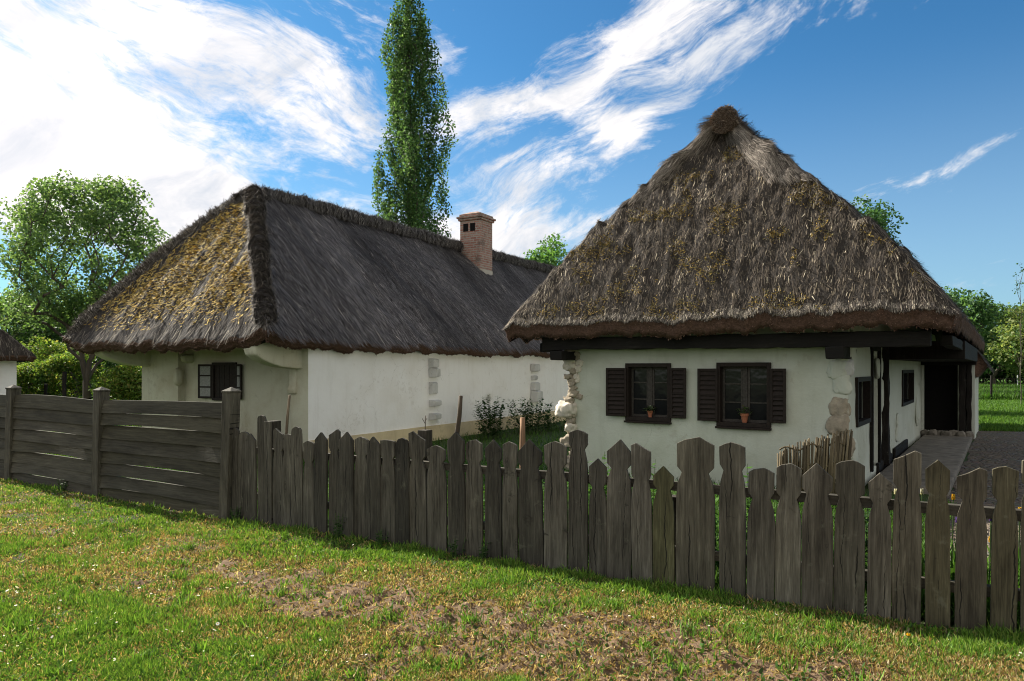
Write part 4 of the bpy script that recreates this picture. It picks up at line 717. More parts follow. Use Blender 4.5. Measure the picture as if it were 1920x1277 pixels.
# drooping second piece of thatch over the porch room
def porch_roof():
    a, b = 30, 16; U, T = np.meshgrid(np.linspace(QE+.3, QE+3.6, a), np.linspace(0, 1, b), indexing='ij'); u, t = U.ravel(), T.ravel(); x = .55+.86*t-.0*t; z = 2.95-.78*t-.33*t**2.2
    V1 = np.stack([x, u, z], 1); V1[:, 2] += (fbm(v3(u*3, t*4, 2), 3)-.5)*.12; V2 = V1+np.array([-.10, 0, -.30]); V2[:, 0] -= .12*t; V = np.concatenate([V1, V2]); i = np.arange(a*b).reshape(a, b); o = a*b
    per = np.concatenate([i[:-1, 0], i[-1, :-1], i[:0:-1, -1], i[0, :0:-1]]); F1 = np.stack([i[:-1, :-1], i[1:, :-1], i[1:, 1:], i[:-1, 1:]], -1).reshape(-1, 4)
    Fq = np.concatenate([F1, F1[:, ::-1]+o, np.stack([per, np.roll(per, -1), np.roll(per, -1)+o, per+o], 1)]); mi = [0]*len(F1)+[2]*len(F1)+[1]*len(per)
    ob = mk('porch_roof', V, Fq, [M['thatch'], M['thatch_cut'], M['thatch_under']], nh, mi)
    k = RNG.integers(0, a*b, 5000); P0 = V1[k]+np.column_stack([np.zeros(5000), RNG.uniform(-.06, .06, 5000), np.zeros(5000)]); N = unit(np.stack([np.full(5000, .7), np.zeros(5000), np.full(5000, .7)], 1)+RNG.normal(0, .05, (5000, 3))); D = unit(np.stack([np.full(5000, .62), RNG.normal(0, .2, 5000), -.5-.5*t[k]], 1))
    V, Fq, C = strands(P0, D, N, RNG.uniform(.08, .25, 5000), RNG.uniform(.008, .016, 5000), RNG.gamma(1.4, .014, 5000), pick(5000, GREYS, [3, 3, 2, 1, .6])); mk('straw', V, Fq, M['straw'], ob, col=C)
porch_roof()
# woven stick hurdle in front of the corner
wq = -1.0; wp0, wp1 = NEAR.p_at(1461, wq), NEAR.p_at(1578, wq)
wh = thing('wattle_hurdle', 'low hurdle of upright woven sticks stepping up to the cottage corner', 'hurdle', NEAR.w(wp0, wq), -NEAR.a)
for k in range(64):
    t = k/63; rnd = random.Random(k+400); x = (wp1-wp0)*t; y = .32*math.sin(t*1.5)*1.0+rnd.uniform(-.015, .015); zt = (NEAR.z_at(846, wp0, wq)*(1-t)+NEAR.z_at(806, wp1, wq+.3)*t)+.03*math.sin(t*math.pi)+rnd.uniform(-.05, .03)
    r = rnd.uniform(.010, .019); y += .02*(k % 2); lean = .10*(t-.2)+rnd.uniform(-.02, .02)
    o = MB().tube([(x, y, -.05), (x+lean*.4, y+rnd.uniform(-.01, .01), zt*.5), (x+lean, y+rnd.uniform(-.02, .02), zt)], [r*1.1, r, r*.7], 6).build('stick', M['wood_stick'], wh, smooth=True); c = rnd.uniform(.45, 1.1); o.color = (c, c*.97, c*.78, 1)
for k in range(3):
    zz = .2+.26*k; pts = []
    for j in range(25): t = j/24; pts.append(((wp1-wp0)*t, .32*math.sin(t*1.5)+.022*math.sin(j*2.1+k), zz+.03*math.sin(j*.7)+.10*t))
    o = MB().tube(pts, .011, 6).build('withy', M['wood_stick'], wh, smooth=True); o.color = (.7, .65, .5, 1)
# ---- the far house
fh = thing('long_thatched_house', 'long white house with dark thatched roof, golden moss on its hip and a brick chimney', 'house', FAR.w(0, 0), -FAR.a)
FL = -5.42; fz = lambda py, p, q=0: FAR.z_at(py, p, q)
REC = .28; fw = (FAR.p_at(402, REC)+.02, FAR.p_at(443, REC)-.02, fz(746, -3.2, REC), fz(684, -3.2, REC)); pL = FAR.p_at(334, .10); pR = FAR.p_at(545, 0)
EZ = 2.12
front = wallpanel((0, REC, 0), (1, 0, 0), (0, -1, 0), pL, pR, -.05, 2.5, [fw], .3, .02, .16, 3)
lp = wallpanel((0, .10, 0), (1, 0, 0), (0, -1, 0), FL, pL, -.05, 2.5, [], .3, .03, .14, 5); ls = wallpanel((pL, .10, 0), (0, 1, 0), (1, 0, 0), 0, REC-.10, -.05, 2.5, [], .3, .0, .2)
rp = wallpanel((0, 0, 0), (1, 0, 0), (0, -1, 0), pR, 0, -.05, 2.5, [], .3, .03, .12, 6); rs = wallpanel((pR, 0, 0), (0, 1, 0), (-1, 0, 0), 0, REC, -.05, 2.5, [], .3, .0, .2)
lft = wallpanel((FL, .10, 0), (0, 1, 0), (-1, 0, 0), 0, 21.9, -.05, 2.5, [], .3, .03, .4, 7); bck = wallpanel((0, 22, 0), (-1, 0, 0), (0, 1, 0), 0, -FL, -.05, 2.5, [], .3, .01, .5)
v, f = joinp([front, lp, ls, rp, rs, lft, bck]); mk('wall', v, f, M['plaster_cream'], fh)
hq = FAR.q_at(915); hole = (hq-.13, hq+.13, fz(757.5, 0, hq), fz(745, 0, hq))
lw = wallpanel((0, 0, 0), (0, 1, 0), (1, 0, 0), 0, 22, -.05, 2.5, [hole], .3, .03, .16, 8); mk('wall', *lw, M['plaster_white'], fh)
MB().box(-.28, -.25, hole[0]-.05, hole[1]+.05, hole[2]-.05, hole[3]+.05).build('dark_opening', M['black_void'], fh)
v, f = wallpanel((.035, 0, 0), (0, 1, 0), (1, 0, 0), -.03, 22, -.05, .375, [], .3, .012, .2, 12); v2, f2 = wallpanel((0, 0, .375), (0, 1, 0), (0, 0, 1), -.03, 22, 0, .0001, [], .3, 0, 1)
mb = MB().box(.0, .03, -.03, 22, -.05, .37); mk('plinth', *wallpanel((.036, 0, 0), (0, 1, 0), (1, 0, 0), -.03, 22, -.05, .372, [], .3, .008, .2, 12), M['plinth'], fh); mb.build('plinth', M['plinth'], fh)
for (px, patches) in ((813, ((672, 690, .16, .34), (690, 708, .24, .34), (716, 740, .14, .30), (750, 763, .20, .42), (775, 788, .22, .40))), (1003, ((682, 697, .16, .5), (704, 713, .12, .4), (717, 733, .16, .5), (733, 755, .24, .6)))):
    q = FAR.q_at(px, .15)
    for k, (a, b, w, d) in enumerate(patches):
        z0, z1 = fz(b, 0, q), fz(a, 0, q); m = MB().add([(0, q, z0), (0, q, z1), (0, q+d, z1), (0, q+d, z0), (w*.9, q+.01, z0+.01), (w, q+.02, z1-.02), (w*.5, q+d, z1-.03), (w*.5, q+d, z0+.03)], [(0, 1, 2, 3), (7, 6, 5, 4), (0, 4, 5, 1), (1, 5, 6, 2), (2, 6, 7, 3), (3, 7, 4, 0)])
        m.build('wall_rib', [M['plaster_gray_rib_shade']], fh, .02)  # ribs coloured grey to paint in the shade of their street-facing sides
# corbels carrying the front eave
def corbel(x0, x1, q0, mat, out, name='corbel'):
    n = len(out); V = [(x0, q0+a, z) for a, z in out]+[(x1, q0+a, z) for a, z in out]
    MB().add(V, [tuple(range(n)), tuple(range(2*n-1, n-1, -1))]+[(i, i+n, (i+1) % n+n, (i+1) % n) for i in range(n)]).build(name, M[mat], fh, .025, smooth=True)
prof = [(.28, 2.3), (.28, 1.72), (.02, 1.76), (-.25, 1.775), (-.5, 1.80), (-.75, 1.86), (-.95, 1.93), (-1.10, 2.02), (-1.14, 2.12), (-1.12, 2.3)]
corbel(pR+.0, pR+.32, 0, 'plaster_cream', prof); corbel(FL, FL+.34, .10, 'plaster_cream', [(.28, 2.35)]+[(a, z+.05) for a, z in prof[1:]])
q1 = .02; corbel(pR-.02, pR+.17, 0, 'plaster_cream', [(.25, 1.78), (.25, 1.27), (-.06, 1.27), (-.08, 1.36), (-.04, 1.44), (-.035, 1.78)], 'pilaster')
rock('plaster_patch', (FAR.p_at(333, .1), .12, fz(706, pL, .1)), .5, M['plaster_cream'], fh, 91, (.16, .2, .42), .2); rock('plaster_patch', (FAR.p_at(345, .1), .2, fz(672, pL, .1)), .5, M['plaster_cream'], fh, 92, (.22, .3, .2), .2)
# its window with open casements
p0, p1, z0, z1 = fw; f = MB(); t = .05
for (a, b, c, d) in ((p0-t, p0+.01, z0-t, z1+t), (p1-.01, p1+t, z0-t, z1+t), (p0+.01, p1-.01, z1-.01, z1+t), (p0+.01, p1-.01, z0-t, z0+.01)): f.box(a, b, REC-.05, REC+.1, c, d)
win = f.build('window', M['wood_paint'], fh, .005); MB().box(p0-.1, p1+.1, REC+.14, REC+.16, z0-.1, z1+.1).build('dark_opening', M['black_void'], win)
m = MB(); [m.box(p0+.01+(p1-p0-.02)*k/4+.004, p0+.01+(p1-p0-.02)*(k+1)/4-.004, REC-.02, REC+.01, z0+.012, z1-.012) for k in range(4)]; m.build('shutter', M['wood_paint'], win, .003)
for (a, b, sgn) in ((FAR.p_at(379, REC), p0-t, -1), (p1+t, FAR.p_at(457, REC), 1)):
    w_ = abs(b-a)*1.05; H = z1-z0+.02; m = MB(); fr = .045; m.box(0, fr, 0, .03, 0, H); m.box(w_-fr, w_, 0, .03, 0, H)
    for zz in (0, H/3-fr*.33, H*2/3-fr*.33, H-fr): m.box(fr, w_-fr, 0, .03, zz, zz+fr*(1 if zz in (0, H-fr) else .7))
    o = m.build('casement', M['wood_paint'], win, .003); o.location = (a, REC-.055-(w_*.14 if sgn < 0 else 0), z0-.01); o.rotation_euler = (0, 0, R(8)*-sgn)
    MB().box(fr, w_-fr, .012, .016, fr, H-fr).build('pane', M['cloth'], o)
froof = Roof(FL-.78, .27, -1.25, 22.6, 2.29, 5.80, 1.14, 20.5, k=.09, lump=.16, streak=.06, roll=.21, bulge=.10, sag=.10, seed=2)
qs = np.concatenate([np.arange(-1.25, 1.5, .035), np.arange(1.5, 22.61, .11)]); qs[-1] = 22.6; ps = np.concatenate([np.linspace(froof.P0, -2.0, 100), np.linspace(-1.96, .27, 64)])
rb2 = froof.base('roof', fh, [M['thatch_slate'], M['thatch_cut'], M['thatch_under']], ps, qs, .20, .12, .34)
def far_straw():
    parts = []
    SL = [(.108, .098, .099), (.165, .152, .151), (.070, .063, .064), (.24, .222, .215), (.42, .385, .34)]
    p, q = froof.sample(120000, lambda p, q, f: (f == 1)); n = len(p); tone = (.45+1.25*fbm(v3(q*.9+p*.25, p*.45, 4), 4)+.35*(vn(v3(q*5, p*.6, 2))-.5))[:, None]
    parts.append(froof.straw(p, q, RNG.uniform(.12, .42, n), RNG.uniform(.008, .020, n), .16, RNG.gamma(1.2, .012, n), pick(n, SL, [3, 3, 3, 1.2, .16])*tone))
    p, q = froof.sample(14000, lambda p, q, f: (f == 0) & (q < 8)); n = len(p)
    parts.append(froof.straw(p, q, RNG.uniform(.12, .4, n), RNG.uniform(.01, .02, n), .2, RNG.gamma(1.3, .014, n), pick(n, GREYS, [3, 3, 2, 1, .4])))
    p, q = froof.sample(42000, lambda p, q, f: (f == 2)); n = len(p)
    parts.append(froof.straw(p, q, RNG.uniform(.08, .3, n), RNG.uniform(.008, .018, n), .2, RNG.gamma(1.3, .014, n), pick(n, GREYS, [3, 3, 2, 2, .6])))
    # tongues of golden moss running down the street hip
    p, q = froof.sample(110000, lambda p, q, f: (f == 2)); X = froof.planes(p, q); z = X[2]; edge = np.minimum(X[0], X[1])-X[2]; t = (X[2]-froof.zE)/(froof.zR-froof.zE)
    mk_ = fbm(v3(p*7.5, z*1.5, 3), 3)*.55+fbm(v3(p*1.2, z*.9, 6), 3)*.5; k = (mk_ > .435) & (edge > .28) & (t > .06) & (t < .93) & (RNG.uniform(0, 1, len(p)) < sstep(.0, .3, t)); p, q, mk2 = p[k], q[k], mk_[k]; n = len(p)
    parts.append(froof.straw(p, q, RNG.uniform(.03, .10, n), RNG.uniform(.014, .034, n), .5, RNG.gamma(2.0, .013, n)+.12*np.clip(mk2-.5, 0, .25), pick(n, MOSS, [3, 2, 3, .6])))
    # stitched hip rolls: ragged pale ends
    p, q = froof.sample(50000, lambda p, q, f: np.abs(np.minimum(froof.planes(p, q)[0], froof.planes(p, q)[1])-froof.planes(p, q)[2]) < .34); n = len(p)
    parts.append(froof.straw(p, q, RNG.uniform(.05, .2, n), RNG.uniform(.008, .018, n), .4, RNG.gamma(1.6, .018, n), pick(n, [(.10, .088, .078), (.17, .15, .13), (.055, .047, .042), (.28, .25, .21)], [3, 2, 2, .7])))
    parts.append(froof.fringe(34000, pick(34000, CUTC, [3, 3, 2, 1]), (.02, .06)))
    V, Fq, C = merge(parts); mk('straw', V, Fq, M['straw'], rb2, col=C)
far_straw()
fm = (froof.P0+froof.P1)/2
ridge_roll(fh, (fm-.05, .85, 5.83), (fm, 11, 5.76), .15, 26000, 8, False, .35, [(.095, .086, .083), (.15, .136, .13), (.06, .054, .052), (.22, .20, .185), (.33, .30, .27)], .30)
ridge_roll(fh, (fm, 11, 5.76), (fm, 20.6, 5.83), .15, 22000, 9, False, .35, [(.095, .086, .083), (.15, .136, .13), (.06, .054, .052), (.22, .20, .185), (.33, .30, .27)])
hz = froof.zR
for (x1, n_, sd__, pal) in ((froof.P1+.02, 17000, 12, [(.21, .187, .168), (.31, .277, .248), (.11, .097, .087), (.48, .43, .38)]), (froof.P0-.0, 9000, 13, [(.12, .105, .095), (.18, .16, .145), (.08, .07, .063), (.26, .235, .21)])):
    A_ = np.array([fm+(.12 if x1 > fm else -.12), froof.qa-.02, hz-.10]); B_ = np.array([x1, froof.Q0-.02, froof.zE+.02]); B_ = A_+(B_-A_)*.955; ts = np.linspace(0, 1, 5)
    mid = (A_+B_)/2; mid[2] += .13
    ridge_roll(fh, A_, B_+np.array([0, 0, .06]), .155 if x1 > fm else .11, n_, sd__, False, .55, pal, name='hip_roll', pitch=.30, belly=.17)
# chimney
cq0, cp1 = 9.6, -2.11; cz = EYE+(HY-398)/F*FAR.w(cp1, cq0)[1]; cw = .78
c = MB().box(cp1-cw, cp1, cq0, cq0+cw, 4.4, cz-.22); ch = c.build('chimney', M['brick'], fh, .01)
MB().box(cp1-cw-.05, cp1+.05, cq0-.05, cq0+cw+.05, cz-.22, cz-.15).box(cp1-cw-.09, cp1+.09, cq0-.09, cq0+cw+.09, cz-.149, cz-.08).box(cp1-cw-.02, cp1+.02, cq0-.02, cq0+cw+.02, cz-.079, cz+.0).add([(cp1-cw, cq0, cz), (cp1, cq0, cz), (cp1, cq0+cw, cz), (cp1-cw, cq0+cw, cz), (cp1-cw+.2, cq0+.2, cz+.09), (cp1-.2, cq0+.2, cz+.09), (cp1-.2, cq0+cw-.2, cz+.09), (cp1-cw+.2, cq0+cw-.2, cz+.09)], [(0, 1, 5, 4), (1, 2, 6, 5), (2, 3, 7, 6), (3, 0, 4, 7), (4, 5, 6, 7), (3, 2, 1, 0)]).build('chimney_cap', M['brick'], ch, .012)
for k in (0, 1):
    x = cp1-cw+.13+k*.27; MB().box(x, x+.19, cq0-.004, cq0+.002, cz-.58, cz-.32).build('smoke_hole', M['black_void'], ch)
MB().box(cp1-cw-.004, cp1+.012, cq0-.008, cq0+cw+.008, 4.4, 5.0).build('chimney_foot', M['mortar'], ch, .01)
# ---- the small cottage at the edge of the yard
cn = thing('small_thatched_cottage', 'small pale blue white cottage with low thatched eave beyond the board fence', 'house', COT.w(0, 0, .12), -COT.a)
cf = wallpanel((0, 0, 0), (1, 0, 0), (0, -1, 0), -4.6, 0, -.1, 2.1, [(-1.15, -.55, .95, 1.5)], .2, .015, .2, 21); cs = wallpanel((0, 0, 0), (0, 1, 0), (1, 0, 0), 0, 6, -.1, 2.1, [], .2, .015, .4, 22); cb = wallpanel((-4.6, 0, 0), (0, 1, 0), (-1, 0, 0), 0, 6, -.1, 2.1, [], .2, .01, .4)
mk('wall', *joinp([cf, cs, cb]), M['plaster_white'], cn)
w_ = MB().box(-1.2, -1.12, -.02, .06, .9, 1.55).box(-.58, -.5, -.02, .06, .9, 1.55).box(-1.12, -.58, -.02, .06, 1.47, 1.55).box(-1.12, -.58, -.02, .06, .9, .98).build('window', M['wood_paint'], cn, .004); MB().box(-1.14, -.56, .05, .06, .95, 1.5).build('glass', M['glass'], w_)
croof = Roof(-5.1, .50, -.5, 6.5, 2.02, 4.6, .9, 5.2, k=.09, lump=.12, streak=.05, seed=5)
rb3 = croof.base('roof', cn, [M['thatch'], M['thatch_cut'], M['thatch_under']], np.linspace(-5.1, .5, 60), np.linspace(-.5, 6.5, 60), .18, .1, .5)
p, q = croof.sample(16000); n = len(p); V, Fq, C = croof.straw(p, q, RNG.uniform(.12, .4, n), RNG.uniform(.012, .024, n), .2, RNG.gamma(1.3, .016, n), pick(n, GREYS, [3, 3, 3, 1, .3])); mk('straw', V, Fq, M['straw'], rb3, col=C)
# ------------------------------------------------------------------ trees and shrubs
def grow(trunks, targets, rtip, seed, low=.25, twig=True):
    """skeleton: each target hangs on the nearest lower node of what has grown so far; radii follow the load"""
    rg = np.random.default_rng(seed); pos = []; par = []; ends = []
    for tr in trunks:
        prev = -1
        for k, t in enumerate(tr):
            if isinstance(t, int): prev = t; continue
            pos.append(np.array(t, float)); par.append(prev); prev = len(pos)-1
    top = np.array(trunks[0][-1], float); order = np.argsort(np.linalg.norm(targets-top, axis=1))
    for ti in order:
        T = targets[ti]; Pn = np.array(pos); d = T-Pn; hor = np.hypot(d[:, 0], d[:, 1]); cost = np.linalg.norm(d, axis=1)+3.0*np.clip(hor*low-d[:, 2], 0, None); cost[0] += 2
        j = int(cost.argmin()); L = np.linalg.norm(d[j]); n = max(1, int(L/.45)); prev = j
        for s in range(1, n+1):
            f = s/n; q = Pn[j]+d[j]*f; q[2] += L*.10*math.sin(math.pi*f); q += rg.normal(0, .04*L, 3)*(f < 1)*.5; pos.append(q); par.append(prev); prev = len(pos)-1
        ends.append(prev)
    n = len(pos); load = np.zeros(n); load[ends] = 1
    for k in range(n-1, -1, -1):
        if par[k] >= 0: load[par[k]] += load[k]
    r = rtip*np.maximum(load, 1)**.48
    return np.array(pos), par, r, np.array(ends)
def tubes(pos, par, r, sides=6):
    V = []; Fq = []; o = 0; a = np.arange(sides)*2*math.pi/sides
    for k in range(len(pos)):
        if par[k] < 0: continue
        p0, p1 = pos[par[k]], pos[k]; d = p1-p0; L = np.linalg.norm(d)
        if L < 1e-4: continue
        d = d/L; u = np.cross(d, [0, 0, 1.] if abs(d[2]) < .9 else [1., 0, 0]); u /= np.linalg.norm(u); w = np.cross(d, u); rr = min(r[par[k]], r[k]*1.35)
        c = np.cos(a)[:, None]*u+np.sin(a)[:, None]*w; V.append(np.concatenate([p0-d*rr*.3+c*rr, p1+c*r[k]])); i = np.arange(sides); Fq.append(np.stack([i, (i+1) % sides, (i+1) % sides+sides, i+sides], 1)+o); o += 2*sides
    return np.concatenate(V), np.concatenate(Fq)
def leaves(C, per, spread, size, cols, wts, seed, aspect=.72, droop=0.0, squash=.8):
    rg = np.random.default_rng(seed); n = len(C)*per; B = np.repeat(C, per, 0); off = rg.normal(0, 1, (n, 3)); off *= (spread*rg.uniform(.3, 1.1, n)**.6/np.maximum(np.linalg.norm(off, axis=1), .4))[:, None]*np.array([1, 1, squash]); P = B+off
    N = unit(rg.normal(0, 1, (n, 3))+np.array([0, 0, .9])+off*.8); D = unit(np.cross(N, rg.normal(0, 1, (n, 3)))+np.array([0, 0, -droop])); S = unit(np.cross(D, N)); L = (size*rg.uniform(.6, 1.25, n))[:, None]; w = L*aspect/2; bow = N*L*rg.uniform(-.12, .2, n)[:, None]
    V = np.stack([P, P+D*L*.42+S*w+bow, P+D*L, P+D*L*.42-S*w+bow], 1).reshape(-1, 3); Fq = np.arange(n*4).reshape(n, 4)
    cc = 1.45*np.array(cols)[rg.choice(len(cols), n, p=np.array(wts)/sum(wts))]*rg.uniform(.75, 1.25, (n, 1))*np.repeat(rg.uniform(.82, 1.15, (len(C), 1)), per, 0)
    return V, Fq, np.repeat(cc, 4, 0)
def ell(n, c, r, seed, shell=.5, flat=0.0, rough=.22):
    rg = np.random.default_rng(seed); d = unit(rg.normal(0, 1, (n*2, 3))); d = d[d[:, 2] > -1+flat][:n]; k = rg.uniform(shell**3, 1, len(d))**(1/3); k = k*(1-rough+2*rough*fbm(d*2.2+seed, 2)); return np.array(c)+d*k[:, None]*np.array(r)
LG = [(.055, .105, .030), (.075, .135, .036), (.038, .070, .024), (.11, .17, .045)]; LY = [(.10, .165, .03), (.15, .20, .04), (.06, .115, .025), (.21, .20, .06)]; LD = [(.022, .055, .018), (.035, .075, .022), (.05, .10, .03)]; LB = [(.06, .12, .05), (.08, .15, .05), (.04, .09, .04)]
def tree(name, label, cat, loc, trunks, targets, per, spread, size, cols, seed, group=None, rtip=.012, low=.25, aspect=.72, extra=None, squash=.8, droop=0.0):
    o = thing(name, label, cat, (loc[0], loc[1], float(gz(loc[0], loc[1]))), 0, group); pos, par, r, ends = grow(trunks, targets, rtip, seed, low); V, Fq = tubes(pos, par, r); mk('trunk', V, Fq, M['bark'], o)
    V, Fq, C = leaves(targets if extra is None else np.concatenate([targets, extra]), per, spread, size, cols, [3, 3, 2, 1][:len(cols)], seed+1, aspect, droop, squash); mk('crown', V, Fq, M['leaf'], o, col=C, smooth=False); return o
def at(px, Y): return ((px-CX)/F*Y, Y)
def zof(py, Y): return EYE+(HY-py)/F*Y
# the round maple with forked stem
x, y = at(163, 27)
t1 = [(0, 0, -.1), (0, 0, .5), (0, 0, 1.15)]; TA = [2, (-.18, 0, 1.9), (-.42, .1, 2.9), (-.6, .2, 3.6)]; TB = [2, (.10, 0, 1.9), (.22, 0, 2.9), (.36, -.1, 3.8)]
tg = np.concatenate([ell(230, (-.1, 0, 5.75), (3.0, 2.9, 3.15), 11, .55, .35, .2), ell(40, (-1.6, .3, 3.9), (1.9, 1.6, .9), 13, .3), ell(40, (1.2, .3, 3.9), (1.9, 1.6, .9), 14, .3), ell(26, (.75, -.3, 7.6), (1.4, 1.2, 1.35), 15, .4)])
tree('maple_tree', 'round green maple with forked grey stem left of the long house', 'tree', (x, y), [t1, TA, TB], tg, 84, .50, .118, [(.090, .155, .060), (.12, .19, .07), (.065, .115, .048), (.155, .22, .075)], 21, rtip=.0085, low=.9, aspect=.95)
# the Lombardy poplar
x, y = at(768, 46); H = zof(-18, 46); rg = np.random.default_rng(5); pl = []; pcol = []
def pr_(z): return np.interp((z-2.4)/(H-2.4), [0, .10, .32, .58, .78, .92, 1.0], [1.7, 2.4, 2.75, 2.5, 1.95, 1.25, .35])
for k in range(120):
    z0 = .6+(H-4.2)*(k/120)**1.05; a = k*2.39996+rg.normal(0, .3); Lp = rg.uniform(4.0, 7.5)*(1-.35*k/120); ro = rg.uniform(.40, 1.12)
    for f in np.arange(.16, 1.001, .42/Lp):
        z = z0+Lp*f
        if z > H: break
        r = pr_(z)*ro*min(1, .12+f*1.25)*(1-.12*max(0, f-.7)/.3); aa = a+.25*math.sin(f*3+k); pl.append((r*math.cos(aa)+rg.normal(0, .05), r*math.sin(aa)+rg.normal(0, .05), z)); 
for z in np.arange(H-4, H, .35): pl.append((rg.normal(0, .06), rg.normal(0, .06), z))
tg = np.array(pl); tg = tg[tg[:, 2] > 1.8]
tree('poplar_tree', 'tall narrow poplar towering behind the long thatched roof', 'tree', (x, y), [[(0, 0, -.1)]+[(.05*math.sin(k), .05*math.cos(k*2), 1.2*k) for k in range(1, int(H/1.2))]], tg, 46, .37, .165, [(.050, .098, .038), (.07, .13, .048), (.038, .072, .032), (.10, .16, .06)], 31, rtip=.0075, low=2.6, aspect=.9, squash=1.5)
# crowns behind the roofs
def roundtree(name, label, cat, px, Y, top, rx, seed, cols, n=60, per=110, size=.2, group=None, zb=None, spread=.75):
    x, y = at(px, Y); zt = zof(top, Y); zb = zt*.35 if zb is None else zb; rz = (zt-zb)/2
    tg = ell(n, (0, 0, (zt+zb)/2), (rx*.86, rx*.86, rz*.92), seed, .45, .15, .26); tree(name, label, cat, (x, y), [[(0, 0, -.1), (.05, 0, zb*.5), (0, .05, zb), (.05, 0, zb+rz*.5)]], tg, per, spread, size, cols, seed, group, .016, .5)
roundtree('deciduous_tree', 'bright green rounded treetop showing between the brick chimney and the near thatched roof', 'tree', 1037, 46, 440, 2.0, 41, [(.07, .15, .04), (.10, .19, .05), (.05, .11, .03)], 55, 120, .22)
roundtree('deciduous_tree', 'dark treetop peeping over the right slope of the near thatched roof', 'tree', 1612, 46, 376, 3.0, 43, [(.04, .09, .035), (.055, .115, .04), (.03, .07, .025)], 80, 110, .22)
for k, (px, Y, top, rx, cols, lab) in enumerate(((1795, 52, 532, 2.9, LB, 'tall soft blue green tree beside the right end of the near roof'), (1862, 60, 560, 3.2, LG, 'broad green tree in the middle of the trees beyond the field'), (1932, 48, 578, 2.2, [(.13, .18, .06), (.17, .20, .07), (.08, .13, .04)], 'pale yellow green tree at the right edge beyond the wire fence'), (1742, 66, 560, 3.4, LD, 'dark green tree hidden mostly behind the porch of the near cottage'))):
    roundtree('field_tree', lab, 'tree', px, Y, top, rx, 50+k, cols, 75, 120, .26, 'trees beyond the field', .9, .85)
for k, (px, Y, top, rx, lab) in enumerate(((1775, 64, 655, 3.6, 'low dark bush next to the porch roof beyond the field'), (1835, 66, 648, 4.0, 'low dark bush below the broad green tree beyond the field'), (1905, 64, 652, 4.0, 'low dark bush behind the white pole beyond the field'), (1980, 62, 640, 3.5, 'low dark bush at the far right beyond the field'))):
    roundtree('bush', lab, 'bush', px, Y, top, rx, 60+k, LD, 55, 120, .26, 'dark bushes beyond the field', .1, .9)
x, y = at(1914, 33); h = zof(497, 33); rg = np.random.default_rng(8); tg = np.stack([rg.normal(0, .22, 26), rg.normal(0, .22, 26), np.linspace(2.2, h, 26)], 1)
tree('sapling', 'thin sparse sapling with bare upright twigs at the right edge', 'tree', (x, y), [[(0, 0, -.1)]+[(.03*math.sin(k*2), 0, .6*k) for k in range(1, 9)]], tg, 9, .16, .10, LD, 71, rtip=.0042, low=2)
# thicket left of the long house
for k, (px, Y, top, rx, cols, zb, lab) in enumerate(((20, 44, 545, 4.0, LG, 1.0, 'tall green tree at the far left behind the maple'), (118, 46, 578, 3.6, LG, .8, 'green tree in the thicket behind the maple stem'), (215, 44, 600, 3.4, LD, .6, 'dark green tree in the thicket behind the long house corner'), (-70, 40, 560, 3.5, LG, .8, 'green tree beyond the small pale cottage'), (300, 48, 610, 3.5, LG, .8, 'green tree hidden behind the moss covered hip'))):
    roundtree('thicket_tree', lab, 'tree', px, Y, top, rx, 80+k, cols, 70, 130, .24, 'trees in the thicket on the left', zb, .85)
for k, (px, Y, top, rx, cols, lab) in enumerate(((85, 33, 640, 1.9, LY, 'sunlit yellow green bush right of the small pale cottage'), (135, 31, 665, 1.3, LY, 'sunlit yellow green bush left of the maple stem'), (192, 33, 652, 1.2, LD, 'small dark bush right of the maple stem'), (238, 27, 694, 1.0, LY, 'bright yellow green bush beside the long house wall'), (178, 36, 668, 1.5, LY, 'yellow green bush just behind the maple stem'), (60, 30, 690, 1.0, LY, 'low yellow green bush next to the small pale cottage wall'), (262, 38, 640, 1.5, LD, 'dark bush under the left eave of the long house'))):
    roundtree('bush', lab, 'bush', px, Y, top, rx, 90+k, cols, 46, 120, .13, 'bushes in the thicket on the left', .0, .42)
# posts at the thicket, field fence, pale pole
for k, (px, Y, t, lab) in enumerate(((120, 24, 697, 'taller thin fence post standing left of the maple stem'), (85, 26, 720, 'shorter thin fence post left of the taller post by the maple'))):
    x, y = at(px, Y); o = MB().beam((0, 0, -.2), (.02, 0, zof(t, Y)-float(gz(x, y))), .09, .09, 6, .008, k).build('fence_post', M['wood_dark_v'], None, .01); o.location = (x, y, float(gz(x, y))); tag(o, lab, 'post', 'posts by the thicket')
wf = thing('wire_fence', 'rusty wire mesh fence on thin wooden posts along the field', 'fence', (at(1858, 38.8)[0], 38.8, 0))
for k in range(-1, 5): MB().beam((k*3.2, 0, -.2), (k*3.2+.02, 0, 1.33-.03*k % .1), .085, .085, 6, .008, k+9).build('post', M['wood_dark_v'], wf, .01)
m = MB()
for k in range(9): m.tube([(-3.2, 0, .05+.14*k), (6, -.02, .05+.14*k+.015*(k % 2)), (13, 0, .05+.14*k)], .0035, 4)
for k in range(108): m.tube([(-3.2+.15*k, .002, .05), (-3.2+.15*k, .002, 1.17)], .0025, 4)
m.build('wire_mesh', M['wire'], wf)
x, y = at(1908, 57); sp = thing('pole', 'thin pale metal pole with a small plate beyond the field', 'pole', (x, y, 0)); MB().tube([(0, 0, -.1), (0, 0, 2.15)], .035, 8).build('shaft', M['metal_pale'], sp); MB().box(-.13, .13, -.05, -.035, 1.95, 2.2).build('plate', M['metal_pale'], sp, .01)
